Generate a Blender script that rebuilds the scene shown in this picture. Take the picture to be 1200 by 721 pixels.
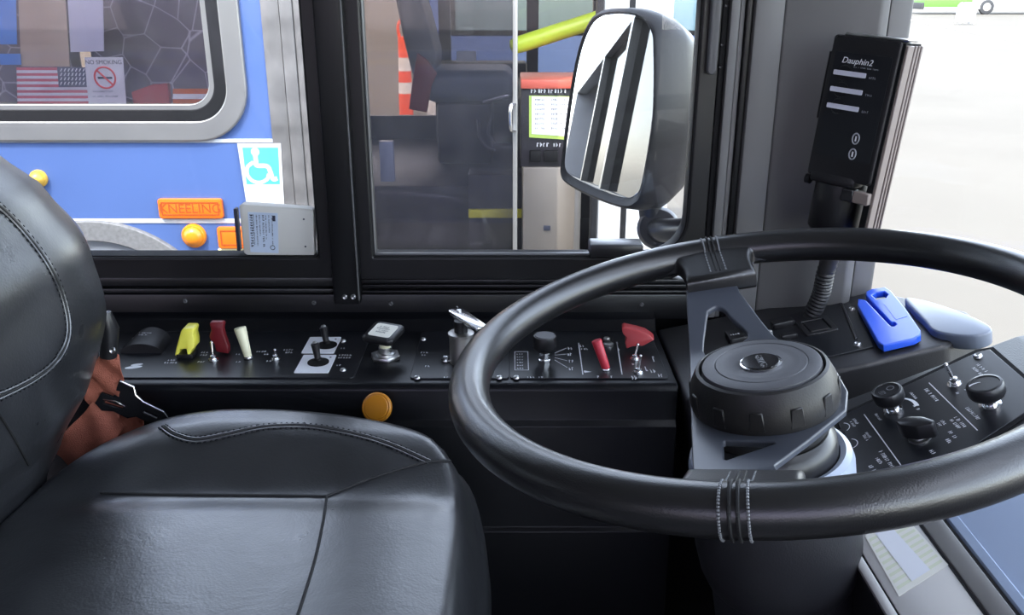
import bpy, bmesh, math, random
from mathutils import Vector, Matrix
from mathutils.bvhtree import BVHTree
random.seed(7)
PI = math.pi
for o in list(bpy.data.objects): bpy.data.objects.remove(o)
SC = bpy.context.scene
COL = SC.collection
# ------------------------------------------------------------------ camera
FPX = 1040.0
PITCH = math.atan(380.5 / FPX)
CAM = Vector((0, 0, 2.0))
cd = bpy.data.cameras.new('camera'); cam = bpy.data.objects.new('camera', cd); COL.objects.link(cam)
cd.sensor_fit = 'HORIZONTAL'; cd.sensor_width = 36.0; cd.lens = 36.0 * FPX / 1200.0
cd.clip_start = 0.02; cd.clip_end = 500
cam.location = CAM; cam.rotation_euler = (PI / 2 - PITCH, 0, 0)
SC.camera = cam
# ------------------------------------------------------------------ sky, sun, exposure
w = bpy.data.worlds.new('sky'); SC.world = w; w.use_nodes = True
wn = w.node_tree.nodes; wn.clear()
sky = wn.new('ShaderNodeTexSky'); sky.sky_type = 'NISHITA'; sky.sun_disc = False
sky.sun_elevation = math.radians(56); sky.sun_rotation = math.radians(200)
sky.air_density = 1.0; sky.dust_density = 1.2; sky.ozone_density = 1.0
bg = wn.new('ShaderNodeBackground'); bg.inputs['Strength'].default_value = 0.75
wo = wn.new('ShaderNodeOutputWorld')
hs_ = wn.new('ShaderNodeHueSaturation'); hs_.inputs['Saturation'].default_value = .5
w.node_tree.links.new(sky.outputs[0], hs_.inputs['Color']); w.node_tree.links.new(hs_.outputs[0], bg.inputs[0]); w.node_tree.links.new(bg.outputs[0], wo.inputs[0])
sd = bpy.data.lights.new('sun', 'SUN'); sd.energy = 2.5; sd.angle = math.radians(0.55); sd.color = (1.0, 0.95, 0.87)
sun = bpy.data.objects.new('sun', sd); COL.objects.link(sun)
sun.location = (-6, -12, 20)
sun.rotation_euler = Vector((0.30, 0.55, -0.93)).to_track_quat('-Z', 'Y').to_euler()
SC.view_settings.view_transform = 'Standard'; SC.view_settings.look = 'None'
SC.view_settings.gamma = 1.0; SC.view_settings.use_curve_mapping = False
SC.view_settings.exposure = 1.25
# ------------------------------------------------------------------ helpers
CP, SP = math.cos(PITCH), math.sin(PITCH)
def ray(px, py):
    u = (px - 600) / FPX; v = (py - 360.5) / FPX
    return Vector((u, CP - v * SP, -SP - v * CP))
def onp(px, py, n, pt):
    """point of the real plane (normal n through pt) that the photograph shows at px, py"""
    n = Vector(n); r = ray(px, py)
    return CAM + r * ((n.dot(Vector(pt)) - n.dot(CAM)) / n.dot(r))
def onY(px, py, Y): return onp(px, py, (0, 1, 0), (0, Y, 0))
def onZ(px, py, Z): return onp(px, py, (0, 0, 1), (0, 0, Z))
WM = {}
T3 = Matrix.Translation
def frame(o, ex, ey, ez=None):
    ex = Vector(ex).normalized(); ey = Vector(ey)
    ez = Vector(ez).normalized() if ez else ex.cross(ey).normalized()
    ey = ez.cross(ex).normalized()
    m = Matrix((ex, ey, ez)).transposed().to_4x4(); m.translation = Vector(o); return m
def aim(o, z, hint=(0, 0, 1)):
    z = Vector(z).normalized(); h = Vector(hint)
    if abs(z.dot(h.normalized())) > .98: h = Vector((1, 0, 0))
    x = h.cross(z).normalized(); return frame(o, x, z.cross(x), z)
def meta(o, label=None, cat=None, group=None, kind=None):
    if label: o['label'] = label
    if cat: o['category'] = cat
    if group: o['group'] = group
    if kind: o['kind'] = kind
    return o
def thing(name, loc, label, cat, group=None, kind=None):
    o = bpy.data.objects.new(name, None); COL.objects.link(o); o.empty_display_size = .05
    o.location = loc; WM[o] = T3(Vector(loc)); return meta(o, label, cat, group, kind)
def obj(name, src, mat, parent=None, M=None, smooth=40, label=None, recenter=True):
    M = M or Matrix.Identity(4)
    if isinstance(src, bmesh.types.BMesh):
        me = bpy.data.meshes.new(name); bmesh.ops.recalc_face_normals(src, faces=src.faces[:]); src.to_mesh(me); src.free()
    else: me = src
    if recenter and len(me.vertices):
        co = [v.co for v in me.vertices]
        c = Vector([(min(p[i] for p in co) + max(p[i] for p in co)) / 2 for i in range(3)])
        me.transform(T3(-c)); M = M @ T3(c)
    if mat is not None:
        me.materials.clear(); me.materials.append(MAT[mat])
    if smooth:
        me.polygons.foreach_set('use_smooth', [True] * len(me.polygons))
        me.set_sharp_from_angle(angle=math.radians(smooth))
    o = bpy.data.objects.new(name, me); COL.objects.link(o)
    if parent is not None:
        o.parent = parent; o.matrix_parent_inverse = WM[parent].inverted()
    o.matrix_basis = M; WM[o] = M
    if label: o['label'] = label
    return o
def again(src, name, parent, M, mat=None):
    """another object sharing src's mesh; M maps the mesh (already centred) to the world"""
    o = bpy.data.objects.new(name, src.data); COL.objects.link(o)
    if parent is not None:
        o.parent = parent; o.matrix_parent_inverse = WM[parent].inverted()
    o.matrix_basis = M; WM[o] = M; return o
def new(): return bmesh.new()
def box(bm, lo, hi, bev=0, seg=2, M=None):
    lo, hi = Vector(lo), Vector(hi)
    r = bmesh.ops.create_cube(bm, size=1); vs = r['verts']
    bmesh.ops.scale(bm, vec=hi - lo, verts=vs); bmesh.ops.translate(bm, vec=(lo + hi) / 2, verts=vs)
    if bev:
        es = list({e for v in vs for e in v.link_edges})
        rr = bmesh.ops.bevel(bm, geom=es, offset=bev, segments=seg, affect='EDGES', profile=.5)
        vs = list({v for f in rr['faces'] for v in f.verts} | {v for v in vs if v.is_valid})
    if M: bmesh.ops.transform(bm, matrix=M, verts=vs)
    return bm
def bx(lo, hi, bev=0, seg=2, M=None): return box(new(), lo, hi, bev, seg, M)
def lathe(bm, prof, seg=40, M=None, sx=1, sy=1):
    rings = []
    for r, z in prof:
        if r < 1e-6: rings.append([bm.verts.new((0, 0, z))])
        else: rings.append([bm.verts.new((r * sx * math.cos(2 * PI * k / seg), r * sy * math.sin(2 * PI * k / seg), z)) for k in range(seg)])
    for a, b in zip(rings, rings[1:]):
        for k in range(seg):
            k2 = (k + 1) % seg
            if len(a) == 1 and len(b) == 1: continue
            if len(a) == 1: bm.faces.new((a[0], b[k], b[k2]))
            elif len(b) == 1: bm.faces.new((a[k], a[k2], b[0]))
            else: bm.faces.new((a[k], a[k2], b[k2], b[k]))
    if M: bmesh.ops.transform(bm, matrix=M, verts=[v for r in rings for v in r])
    return bm
def cyl(bm, p, q, r, r2=None, seg=20, bev=0):
    p, q = Vector(p), Vector(q); L = (q - p).length; r2 = r if r2 is None else r2
    pr = [(0, 0), (r - bev, 0)] + ([(r, bev)] if bev else []) + ([(r2, L - bev)] if bev else []) + [(r2 - bev, L), (0, L)]
    return lathe(bm, pr, seg, aim(p, q - p))
def tube(bm, pts, rad, seg=10, closed=False, flat=None):
    """round (or flattened) tube along pts"""
    pts = [Vector(p) for p in pts]; n = len(pts); rings = []; prev = None
    for i, p in enumerate(pts):
        a = pts[i - 1] if (i > 0 or closed) else p; b = pts[(i + 1) % n] if (i < n - 1 or closed) else p
        t = (b - a).normalized()
        if prev is None:
            h = Vector((0, 0, 1)) if abs(t.z) < .9 else Vector((1, 0, 0)); x = h.cross(t).normalized()
        else: x = (prev - t * prev.dot(t)).normalized()
        prev = x; y = t.cross(x); r = rad[i] if isinstance(rad, (list, tuple)) else rad
        rings.append([bm.verts.new(p + (x * math.cos(2 * PI * k / seg) + y * math.sin(2 * PI * k / seg) * (flat or 1)) * r) for k in range(seg)])
    m = n if closed else n - 1
    for i in range(m):
        a, b = rings[i], rings[(i + 1) % n]
        for k in range(seg): bm.faces.new((a[k], a[(k + 1) % seg], b[(k + 1) % seg], b[k]))
    if not closed:
        bm.faces.new(rings[0][::-1]); bm.faces.new(rings[-1])
    return bm
def prism(bm, poly, z0, z1, M=None, bev=0, seg=2):
    lo = [bm.verts.new((p[0], p[1], z0)) for p in poly]; hi = [bm.verts.new((p[0], p[1], z1)) for p in poly]
    fs = [bm.faces.new(lo[::-1]), bm.faces.new(hi)]; n = len(poly)
    for i in range(n): fs.append(bm.faces.new((lo[i], lo[(i + 1) % n], hi[(i + 1) % n], hi[i])))
    vs = lo + hi
    if bev:
        bmesh.ops.recalc_face_normals(bm, faces=fs)
        es = list({e for f in fs for e in f.edges})
        rr = bmesh.ops.bevel(bm, geom=es, offset=bev, segments=seg, affect='EDGES', profile=.5)
        vs = list({v for f in rr['faces'] for v in f.verts} | {v for v in vs if v.is_valid})
    if M: bmesh.ops.transform(bm, matrix=M, verts=vs)
    return bm
def pr(poly, z0, z1, M=None, bev=0, seg=2): return prism(new(), poly, z0, z1, M, bev, seg)
def rrect(x0, y0, x1, y1, r, n=6):
    out = []
    for cx, cy, a in ((x1 - r, y1 - r, 0), (x0 + r, y1 - r, 90), (x0 + r, y0 + r, 180), (x1 - r, y0 + r, 270)):
        for k in range(n + 1):
            t = math.radians(a + 90 * k / n); out.append((cx + r * math.cos(t), cy + r * math.sin(t)))
    return out
def sheet(loops, ext, bev=0, res=3):
    """flat plate with holes: 2D curve filled and extruded (total thickness 2*(ext+bev)), centred on z=0"""
    cu = bpy.data.curves.new('c', 'CURVE'); cu.dimensions = '2D'; cu.fill_mode = 'BOTH'; cu.extrude = ext; cu.bevel_depth = bev; cu.bevel_resolution = res
    for lp in loops:
        s = cu.splines.new('POLY'); s.points.add(len(lp) - 1); s.use_cyclic_u = True
        for q, p in zip(s.points, lp): q.co = (p[0], p[1], 0, 1)
    t = bpy.data.objects.new('c', cu); me = bpy.data.meshes.new_from_object(t)
    bpy.data.objects.remove(t); bpy.data.curves.remove(cu); return me
def ring(name, outer, inner, th, mat, parent, M, bev=0):
    return obj(name, sheet([outer, inner], max(th / 2 - bev, .0002), bev), mat, parent, M)
def text(s, size, ext=.0001, align='CENTER', shear=0):
    cu = bpy.data.curves.new('t', 'FONT'); cu.body = s; cu.size = size; cu.extrude = ext; cu.align_x = align; cu.align_y = 'CENTER'; cu.shear = shear
    t = bpy.data.objects.new('t', cu); me = bpy.data.meshes.new_from_object(t)
    bpy.data.objects.remove(t); bpy.data.curves.remove(cu); return me
def strokes(bm, M, x, y, L, h, ang=0, step=None):
    """a row of tiny printed characters too small to read"""
    step = step or h * .75; n = max(1, int(L / step)); c, s = math.cos(ang), math.sin(ang)
    for i in range(n):
        if n > 5 and random.random() < .12: continue
        wd = step * random.uniform(.45, .75); hh = h * random.uniform(.75, 1)
        a = i * step
        for (d0, e0, d1, e1) in ((0, 0, wd * .5, hh), (0, random.choice((0, hh * .4, hh * .75)), wd, random.choice((hh * .25, hh * .6, hh)))):
            e0, e1 = min(e0, e1), max(e0, e1)
            if e1 - e0 < hh * .2: e1 = e0 + hh * .22
            P = [(a + d0, e0), (a + d1, e0), (a + d1, e1), (a + d0, e1)]
            bm.faces.new([bm.verts.new(M @ Vector((x + p * c - q * s, y + p * s + q * c, 0))) for p, q in P])
    return bm
def quad(bm, pts): bm.faces.new([bm.verts.new(Vector(p)) for p in pts]); return bm
def smooth_path(pts, n=8, closed=False):
    pts = [Vector(p) for p in pts]; out = []; N = len(pts)
    rng = range(N) if closed else range(N - 1)
    for i in rng:
        p1, p2 = pts[i], pts[(i + 1) % N]
        p0 = pts[i - 1] if (i > 0 or closed) else p1 * 2 - p2
        p3 = pts[(i + 2) % N] if (i < N - 2 or closed) else p2 * 2 - p1
        for k in range(n):
            t = k / n
            out.append(.5 * ((2 * p1) + (-p0 + p2) * t + (2 * p0 - 5 * p1 + 4 * p2 - p3) * t * t + (-p0 + 3 * p1 - 3 * p2 + p3) * t ** 3))
    if not closed: out.append(pts[-1])
    return out
def interp(tab, x):
    if x <= tab[0][0]: return tab[0][1]
    for (a, b), (c, d) in zip(tab, tab[1:]):
        if x <= c:
            t = (x - a) / (c - a); t = t * t * (3 - 2 * t) * .5 + t * .5; return b + (d - b) * t
    return tab[-1][1]
def sstep(a, b, x):
    t = max(0, min(1, (x - a) / (b - a))); return t * t * (3 - 2 * t)
# ------------------------------------------------------------------ materials
MAT = {}
def mat(name, col, rough=.5, metal=0, spec=.5, bump=0, bscale=300, vary=0, vscale=6, coat=0, emit=0, wrinkle=0, sheen=0):
    m = bpy.data.materials.new(name); m.use_nodes = True; nt = m.node_tree; b = nt.nodes['Principled BSDF']; L = nt.links.new
    b.inputs['Base Color'].default_value = (*col, 1); b.inputs['Roughness'].default_value = rough; b.inputs['Metallic'].default_value = metal
    b.inputs['Specular IOR Level'].default_value = spec; b.inputs['Coat Weight'].default_value = coat; b.inputs['Coat Roughness'].default_value = .28
    if emit: b.inputs['Emission Color'].default_value = (*col, 1); b.inputs['Emission Strength'].default_value = emit
    tc = nt.nodes.new('ShaderNodeTexCoord')
    if vary:
        n = nt.nodes.new('ShaderNodeTexNoise'); n.inputs['Scale'].default_value = vscale; n.inputs['Detail'].default_value = 6
        r = nt.nodes.new('ShaderNodeMapRange'); r.inputs[1].default_value = .3; r.inputs[2].default_value = .7
        r.inputs[3].default_value = 1 - vary; r.inputs[4].default_value = 1 + vary
        mx = nt.nodes.new('ShaderNodeVectorMath'); mx.operation = 'SCALE'; mx.inputs[0].default_value = col
        L(tc.outputs['Object'], n.inputs['Vector']); L(n.outputs[0], r.inputs[0]); L(r.outputs[0], mx.inputs['Scale']); L(mx.outputs[0], b.inputs['Base Color'])
        r2 = nt.nodes.new('ShaderNodeMapRange'); r2.inputs[1].default_value = .3; r2.inputs[2].default_value = .7
        r2.inputs[3].default_value = max(.02, rough - vary * .2); r2.inputs[4].default_value = min(1, rough + vary * .2)
        L(n.outputs[0], r2.inputs[0]); L(r2.outputs[0], b.inputs['Roughness'])
    last = None
    if bump:
        v = nt.nodes.new('ShaderNodeTexVoronoi'); v.inputs['Scale'].default_value = bscale; L(tc.outputs['Object'], v.inputs['Vector'])
        bp = nt.nodes.new('ShaderNodeBump'); bp.inputs['Strength'].default_value = bump; bp.inputs['Distance'].default_value = .001
        L(v.outputs['Distance'], bp.inputs['Height']); last = bp
    if wrinkle:
        n2 = nt.nodes.new('ShaderNodeTexNoise'); n2.inputs['Scale'].default_value = 22; n2.inputs['Detail'].default_value = 7; n2.inputs['Roughness'].default_value = .6; n2.inputs['Distortion'].default_value = .6
        L(tc.outputs['Object'], n2.inputs['Vector'])
        bp2 = nt.nodes.new('ShaderNodeBump'); bp2.inputs['Strength'].default_value = wrinkle; bp2.inputs['Distance'].default_value = .01
        L(n2.outputs[0], bp2.inputs['Height'])
        if last: L(last.outputs[0], bp2.inputs['Normal'])
        last = bp2
    if last: L(last.outputs[0], b.inputs['Normal'])
    MAT[name] = m; return m
def glass(name, tint=(1, 1, 1), refl=1.0, rough=0.0, dust=0):
    m = bpy.data.materials.new(name); m.use_nodes = True; nt = m.node_tree; nt.nodes.clear(); L = nt.links.new
    o = nt.nodes.new('ShaderNodeOutputMaterial'); t = nt.nodes.new('ShaderNodeBsdfTransparent'); g = nt.nodes.new('ShaderNodeBsdfGlossy')
    t.inputs[0].default_value = (*tint, 1); g.inputs['Roughness'].default_value = rough
    f = nt.nodes.new('ShaderNodeFresnel'); f.inputs['IOR'].default_value = 1.45
    k = nt.nodes.new('ShaderNodeMath'); k.operation = 'MULTIPLY'; k.inputs[1].default_value = refl
    mx = nt.nodes.new('ShaderNodeMixShader'); L(f.outputs[0], k.inputs[0]); L(k.outputs[0], mx.inputs[0]); L(t.outputs[0], mx.inputs[1]); L(g.outputs[0], mx.inputs[2])
    res = mx
    if dust:
        d = nt.nodes.new('ShaderNodeBsdfDiffuse'); d.inputs[0].default_value = (.75, .75, .75, 1)
        tc = nt.nodes.new('ShaderNodeTexCoord'); n = nt.nodes.new('ShaderNodeTexNoise'); n.inputs['Scale'].default_value = 9; n.inputs['Detail'].default_value = 8
        r = nt.nodes.new('ShaderNodeMapRange'); r.inputs[1].default_value = .35; r.inputs[2].default_value = .8; r.inputs[3].default_value = dust * .4; r.inputs[4].default_value = dust
        m2 = nt.nodes.new('ShaderNodeMixShader'); L(tc.outputs['Object'], n.inputs['Vector']); L(n.outputs[0], r.inputs[0]); L(r.outputs[0], m2.inputs[0]); L(mx.outputs[0], m2.inputs[1]); L(d.outputs[0], m2.inputs[2]); res = m2
    L(res.outputs[0], o.inputs[0]); MAT[name] = m
mat('leather', (.021, .022, .025), .32, spec=.8, coat=.5, bump=.12, bscale=420, wrinkle=.10, vary=.25, vscale=14)
mat('rim_leather', (.012, .012, .013), .30, spec=.8, coat=.25, bump=.10, bscale=900, wrinkle=.012)
mat('seam', (.006, .006, .007), .7)
mat('thread', (.016, .017, .019), .9, spec=.08)
mat('thread_grey', (.20, .21, .22), .6)
mat('black_plastic', (.010, .010, .012), .42, spec=.5, bump=.08, bscale=700)
mat('black_satin', (.012, .012, .014), .32, spec=.5)
mat('console_black', (.0030, .0034, .005), .34, spec=.30, bump=.06, bscale=600)
mat('panel_black', (.007, .008, .011), .32, spec=.5)
mat('dash_black', (.018, .018, .021), .45, spec=.5, bump=.12, bscale=650)
mat('dark_void', (.004, .004, .005), .8, spec=.2)
mat('trim_black', (.005, .005, .006), .36, spec=.5)
mat('pillar_grey', (.16, .158, .158), .50, spec=.5, vary=.08, vscale=3)
mat('channel_grey', (.10, .10, .105), .45)
mat('rubber', (.006, .006, .007), .6, spec=.2)
mat('mirror_shell', (.006, .006, .008), .35, spec=.22)
mat('spoke_metal', (.055, .062, .080), .36, metal=.0, spec=.7, coat=.1)
mat('hub_plastic', (.017, .016, .016), .42, spec=.5, bump=.08, bscale=600)
mat('horn_pad', (.085, .087, .095), .46, spec=.5, bump=.06, bscale=700)
mat('badge', (.010, .010, .012), .12, spec=.6)
mat('chrome', (.78, .79, .80), .14, metal=1)
mat('satin_steel', (.55, .55, .55), .30, metal=1, vary=.12, vscale=40)
mat('brushed', (.50, .49, .47), .38, metal=1, vary=.15, vscale=25)
mat('aluminium', (.24, .235, .225), .34, metal=.55, vary=.06, vscale=5)
mat('light_alloy', (.19, .155, .14), .5)
mat('white_print', (.72, .74, .78), .6)
mat('grey_print', (.28, .29, .32), .6)
mat('white_plate', (.80, .82, .88), .4)
mat('yellow', (.86, .80, .10), .35, spec=.5)
mat('cream', (.82, .80, .56), .4)
mat('red', (.62, .035, .06), .35)
mat('dull_red', (.42, .045, .05), .4)
mat('dark_red', (.17, .012, .018), .35)
mat('amber', (.52, .20, .01), .35, spec=.5)
mat('webbing', (.31, .090, .055), .75, bump=.6, bscale=900, vary=.15, vscale=60)
mat('buckle_black', (.012, .012, .014), .22, spec=.6)
mat('cutter_blue', (.03, .12, .78), .28, spec=.5)
mat('case_grey', (.62, .61, .58), .5)
mat('case_label', (.52, .61, .76), .5)
mat('ink', (.03, .035, .06), .6)
mat('dash_sky_tint', (.30, .37, .50), .25, spec=.6)  # reflected sky put into the tray's base colour
mat('dash_silver', (.62, .61, .59), .38, metal=.1)
mat('bezel_grey', (.16, .155, .15), .42)
mat('sticker_paper', (.86, .86, .78), .6)
mat('sticker_green', (.76, .80, .62), .6)
mat('sticker_white', (.84, .87, .92), .6)
mat('lid_sky_tint', (.17, .20, .26), .35)  # bluish tone paints the sky's reflection on the end lid
mat('collar_grey', (.36, .41, .50), .35)
mat('floor_black', (.004, .004, .005), .7, vary=.2, vscale=30)
mat('aisle_grey', (.22, .22, .23), .6, vary=.2, vscale=40)
mat('ceiling_grey', (.50, .50, .49), .7)
mat('wall_grey', (.25, .25, .25), .6)
mat('concrete', (.128, .118, .102), .9, spec=.05, vary=.06, vscale=.35)
mat('paint_line', (.85, .85, .84), .8)
mat('bus_blue', (.060, .104, .255), .35, spec=.4, coat=.0, vary=.03, vscale=2)
mat('bus_white', (.46, .47, .48), .35)
mat('bus_dark', (.020, .018, .024), .5)
mat('bus_inner', (.055, .050, .058), .6)
mat('bus_plum', (.030, .024, .033), .45)
mat('bus_alu', (.125, .120, .118), .45, metal=.1, vary=.28, vscale=9)
mat('orange_lens', (.62, .12, .008), .3)
mat('amber_lens', (.62, .19, .008), .25)
mat('yellow_lens', (.55, .33, .04), .3)
mat('pale_yellow', (.85, .80, .42), .5)
mat('arch_grey', (.13, .13, .132), .7, vary=.2, vscale=60)
mat('lamp_ink', (.30, .05, .004), .5)
mat('symbol_blue', (.06, .33, .55), .5)
mat('flag_red', (.62, .10, .14), .6)
mat('flag_blue', (.06, .07, .12), .6)
mat('ban_red', (.80, .06, .06), .5)
mat('kraft', (.46, .36, .27), .8)
mat('lilac_paper', (.55, .56, .66), .7)
mat('blue_sheet', (.06, .25, .70), .6)
mat('white_paper', (.78, .80, .82), .6)
mat('lime', (.62, .80, .05), .4)
mat('step_yellow', (.78, .72, .05), .5)
mat('farebox_steel', (.22, .195, .17), .4, metal=.35, vary=.08, vscale=6)
mat('farebox_red', (.62, .12, .08), .45)
mat('paper_border', (.45, .62, .12), .6)
mat('seat_grey', (.10, .12, .14), .5)
mat('cone_orange', (.90, .10, .03), .5)
mat('cone_white', (.72, .70, .68), .6)
mat('green_paint', (.08, .20, .03), .4)
mat('far_teal', (.10, .16, .19), .25)
mat('tyre', (.03, .03, .032), .8)
mat('hose', (.02, .02, .022), .45)
mat('mirror', (.90, .90, .92), .01, metal=1)
glass('pane', (.97, .98, .98), .8, dust=.008)
glass('pane_dusty', (.95, .96, .96), .9, dust=.022)
glass('pane_tint', (.42, .40, .45), 1.0)
glass('pane_dark', (.12, .11, .13), .35)
glass('pane_light', (.86, .83, .86), 1.0, dust=.03)
glass('pane_door', (.66, .64, .69), 1.0, dust=.015)
glass('pane_warm', (.82, .74, .64), .6)
glass('windshield_glass', (.97, .98, .98), .5)
# fabric of the seats in the blue bus: pale lines on plum
m = mat('seat_fabric', (.13, .11, .14), .8); nt = m.node_tree; b = nt.nodes['Principled BSDF']
v = nt.nodes.new('ShaderNodeTexVoronoi'); v.feature = 'DISTANCE_TO_EDGE'; v.inputs['Scale'].default_value = 7.5
tc = nt.nodes.new('ShaderNodeTexCoord'); cr = nt.nodes.new('ShaderNodeValToRGB')
cr.color_ramp.elements[0].color = (.42, .40, .46, 1); cr.color_ramp.elements[1].color = (.13, .11, .14, 1); cr.color_ramp.elements[1].position = .03
nt.links.new(tc.outputs['Object'], v.inputs['Vector']); nt.links.new(v.outputs['Distance'], cr.inputs[0]); nt.links.new(cr.outputs[0], b.inputs['Base Color'])
def MXZ(Y): return frame((0, Y, 0), (1, 0, 0), (0, 0, 1))      # local x,y -> world X,Z; local z points at -Y
def MXY(Z): return T3(Vector((0, 0, Z)))
def rr4(x0, y0, x1, y1, tr, tl, bl, br, n=8):
    out = []
    for cx, cy, a, r in ((x1 - tr, y1 - tr, 0, tr), (x0 + tl, y1 - tl, 90, tl), (x0 + bl, y0 + bl, 180, bl), (x1 - br, y0 + br, 270, br)):
        for k in range(n + 1):
            t = math.radians(a + 90 * k / n); out.append((cx + r * math.cos(t), cy + r * math.sin(t)))
    return out
def struct(name, bm, m, label, cat, M=None, smooth=40):
    return meta(obj(name, bm, m, None, M, smooth), label, cat, kind='structure')
# ================================================================== THE SETTING
struct('ground', bx((-60, -40, -.1), (90, 140, 0)), 'concrete', 'pale sunlit concrete yard around the buses', 'ground')
# --- bus body around the driver
struct('floor', bx((-8, -1.28, .35), (.8, .36, .45)), 'aisle_grey', 'grey rubber aisle floor of the bus', 'floor')
struct('floor_platform', bx((-1.0, .36, .35), (.75, 1.2, 1.05)), 'floor_black', 'black raised platform under the driver seat', 'floor')
struct('ceiling', bx((-8, -1.3, 2.72), (.62, 1.3, 2.82)), 'ceiling_grey', 'grey ceiling of the bus', 'ceiling')
wl = thing('wall_left', (0, 1.25, .35), 'left side wall of the bus, black inside and blue outside', 'wall', kind='structure')
obj('inner_panel', bx((-8, 1.2, .35), (.5, 1.27, 1.60)), 'trim_black', wl)
bm = new()
box(bm, (-8, 1.2, 2.45), (.5, 1.3, 2.72)); box(bm, (-1.22, 1.2, 1.6), (-1.1, 1.3, 2.45)); box(bm, (-2.9, 1.2, 1.6), (-2.8, 1.3, 2.45)); box(bm, (-4.6, 1.2, 1.6), (-4.5, 1.3, 2.45))
obj('upper_frame', bm, 'trim_black', wl)
obj('outer_panel', bx((-8, 1.27, .35), (.5, 1.31, 1.475), .004), 'bus_blue', wl)
obj('outer_rail', bx((-8, 1.27, 1.475), (.5, 1.315, 1.505), .003), 'bus_alu', wl)
obj('outer_stripe', bx((-8, 1.27, 1.505), (.5, 1.31, 1.56), .004), 'bus_blue', wl)
obj('outer_rail', bx((-8, 1.27, 1.56), (.5, 1.32, 1.592), .004), 'bus_alu', wl)
R = MXZ(1.3115); R.translation = (-1.35, 1.3115, 1.22)
lp = lambda r: [(r * math.cos(2 * PI * k / 48), r * math.sin(2 * PI * k / 48)) for k in range(48)]
obj('yellow_ring', sheet([lp(.20), lp(.165)], .0006), 'step_yellow', wl, frame((-1.25, 1.3115, 1.17), (-1, 0, 0), (0, 0, 1)))
for x in (-2.8, -4.5):
    obj('passenger_pane', bx((x + .0, 1.25, 1.6), (x + 1.58, 1.256, 2.45)), 'pane_dark', wl)
wr = thing('wall_right', (0, -1.28, .35), 'right side wall of the bus with the front door', 'wall', kind='structure')
obj('lower_panel', bx((-8, -1.3, .35), (-.85, -1.24, 1.45)), 'wall_grey', wr)
obj('upper_frame', bx((-8, -1.3, 2.5), (.62, -1.24, 2.72)), 'wall_grey', wr)
for x in (-8, -6.2, -4.4, -2.6, -.95):
    obj('pillar', bx((x, -1.3, 1.45), (x + .1, -1.24, 2.5)), 'wall_grey', wr)
obj('door_leaf', bx((-.85, -1.3, .35), (.45, -1.26, 1.75), .005), 'wall_grey', wr)
obj('door_glass', bx((-.85, -1.29, 1.75), (.45, -1.28, 2.5)), 'pane_tint', wr)
for x in (-7.9, -6.1, -4.3, -2.5): obj('passenger_pane', bx((x, -1.28, 1.45), (x + 1.7, -1.274, 2.5)), 'pane_tint', wr)
obj('door_pillar', bx((.45, -1.3, .35), (.58, -1.2, 2.72)), 'wall_grey', wr)
struct('wall_rear', bx((-8.1, -1.3, .35), (-8, 1.3, 2.82)), 'wall_grey', 'rear end wall of the bus', 'wall')
# --- windshield
plan = smooth_path([(.465, 1.235, 0), (.64, 1.14, 0), (.76, .95, 0), (.85, .55, 0), (.88, 0, 0), (.85, -.55, 0), (.76, -.95, 0), (.6, -1.25, 0)], 5)
def curved(z0, z1, dx0, dx1, th):
    bm = new(); g = []
    for p in plan:
        g.append([bm.verts.new((p.x + dx0, p.y, z0)), bm.verts.new((p.x + dx1, p.y, z1)), bm.verts.new((p.x + dx1 + th, p.y, z1)), bm.verts.new((p.x + dx0 + th, p.y, z0))])
    for a, b in zip(g, g[1:]):
        for k in range(4): bm.faces.new((a[k], a[(k + 1) % 4], b[(k + 1) % 4], b[k]))
    bm.faces.new(g[0]); bm.faces.new(g[-1][::-1]); return bm
w3 = thing('window_3', (.8, 0, 1.45), 'curved clear windshield in front of the dashboard', 'windshield', kind='structure')
obj('pane', curved(1.48, 2.6, 0, -.04, .006), 'windshield_glass', w3)
obj('top_frame', curved(2.58, 2.8, -.03, -.06, .05), 'trim_black', w3)
struct('wall_front', curved(.35, 1.48, -.02, -.005, .04), 'wall_grey', 'front wall of the bus under the windshield', 'wall')
# --- window 1, beside the seat
M = MXZ(1.188)
w1 = thing('window_1', (-.68, 1.2, 1.64), 'fixed side window beside the driver seat', 'window', kind='structure')
O = rr4(-1.11, 1.615, -.246, 2.46, .03, .03, .03, .012); I = rr4(-1.06, 1.642, -.264, 2.42, .05, .05, .05, .004)
ring('frame', O, I, .034, 'trim_black', w1, M, .003)
ring('rubber_seal', rr4(-1.062, 1.640, -.2635, 2.422, .05, .05, .05, .004), rr4(-1.056, 1.6455, -.2665, 2.416, .05, .05, .05, .004), .028, 'rubber', w1, M, .001)
obj('pane', bx((-1.06, 1.1945, 1.642), (-.264, 1.1985, 2.42)), 'pane', w1)
# --- window 2, the sliding one
w2 = thing('window_2', (.025, 1.2, 1.64), 'sliding driver side window with rounded corner', 'window', kind='structure')
O = rr4(-.2125, 1.6135, .262, 2.46, .06, .02, .006, .062); I = rr4(-.1935, 1.6425, .241, 2.42, .06, .02, .004, .055)
ring('frame', O, I, .036, 'trim_black', w2, M, .003)
ring('rubber_seal', rr4(-.194, 1.642, .2415, 2.421, .06, .02, .004, .055), rr4(-.1905, 1.646, .2375, 2.416, .06, .02, .004, .053), .030, 'rubber', w2, M, .001)
obj('glazing_bead', bx((-.1905, 1.176, 1.6445), (.215, 1.186, 1.6490), .0015), 'channel_grey', w2, label='pale grey bead along the bottom of the glass')
obj('glazing_bead', bx((-.1925, 1.176, 1.6445), (-.1885, 1.186, 2.41), .0015), 'channel_grey', w2)
obj('pane', bx((-.192, 1.1945, 1.644), (.24, 1.1985, 2.418)), 'pane_dusty', w2)
p = onY(690, 291, 1.165); q = onY(752, 284, 1.165)
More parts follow.
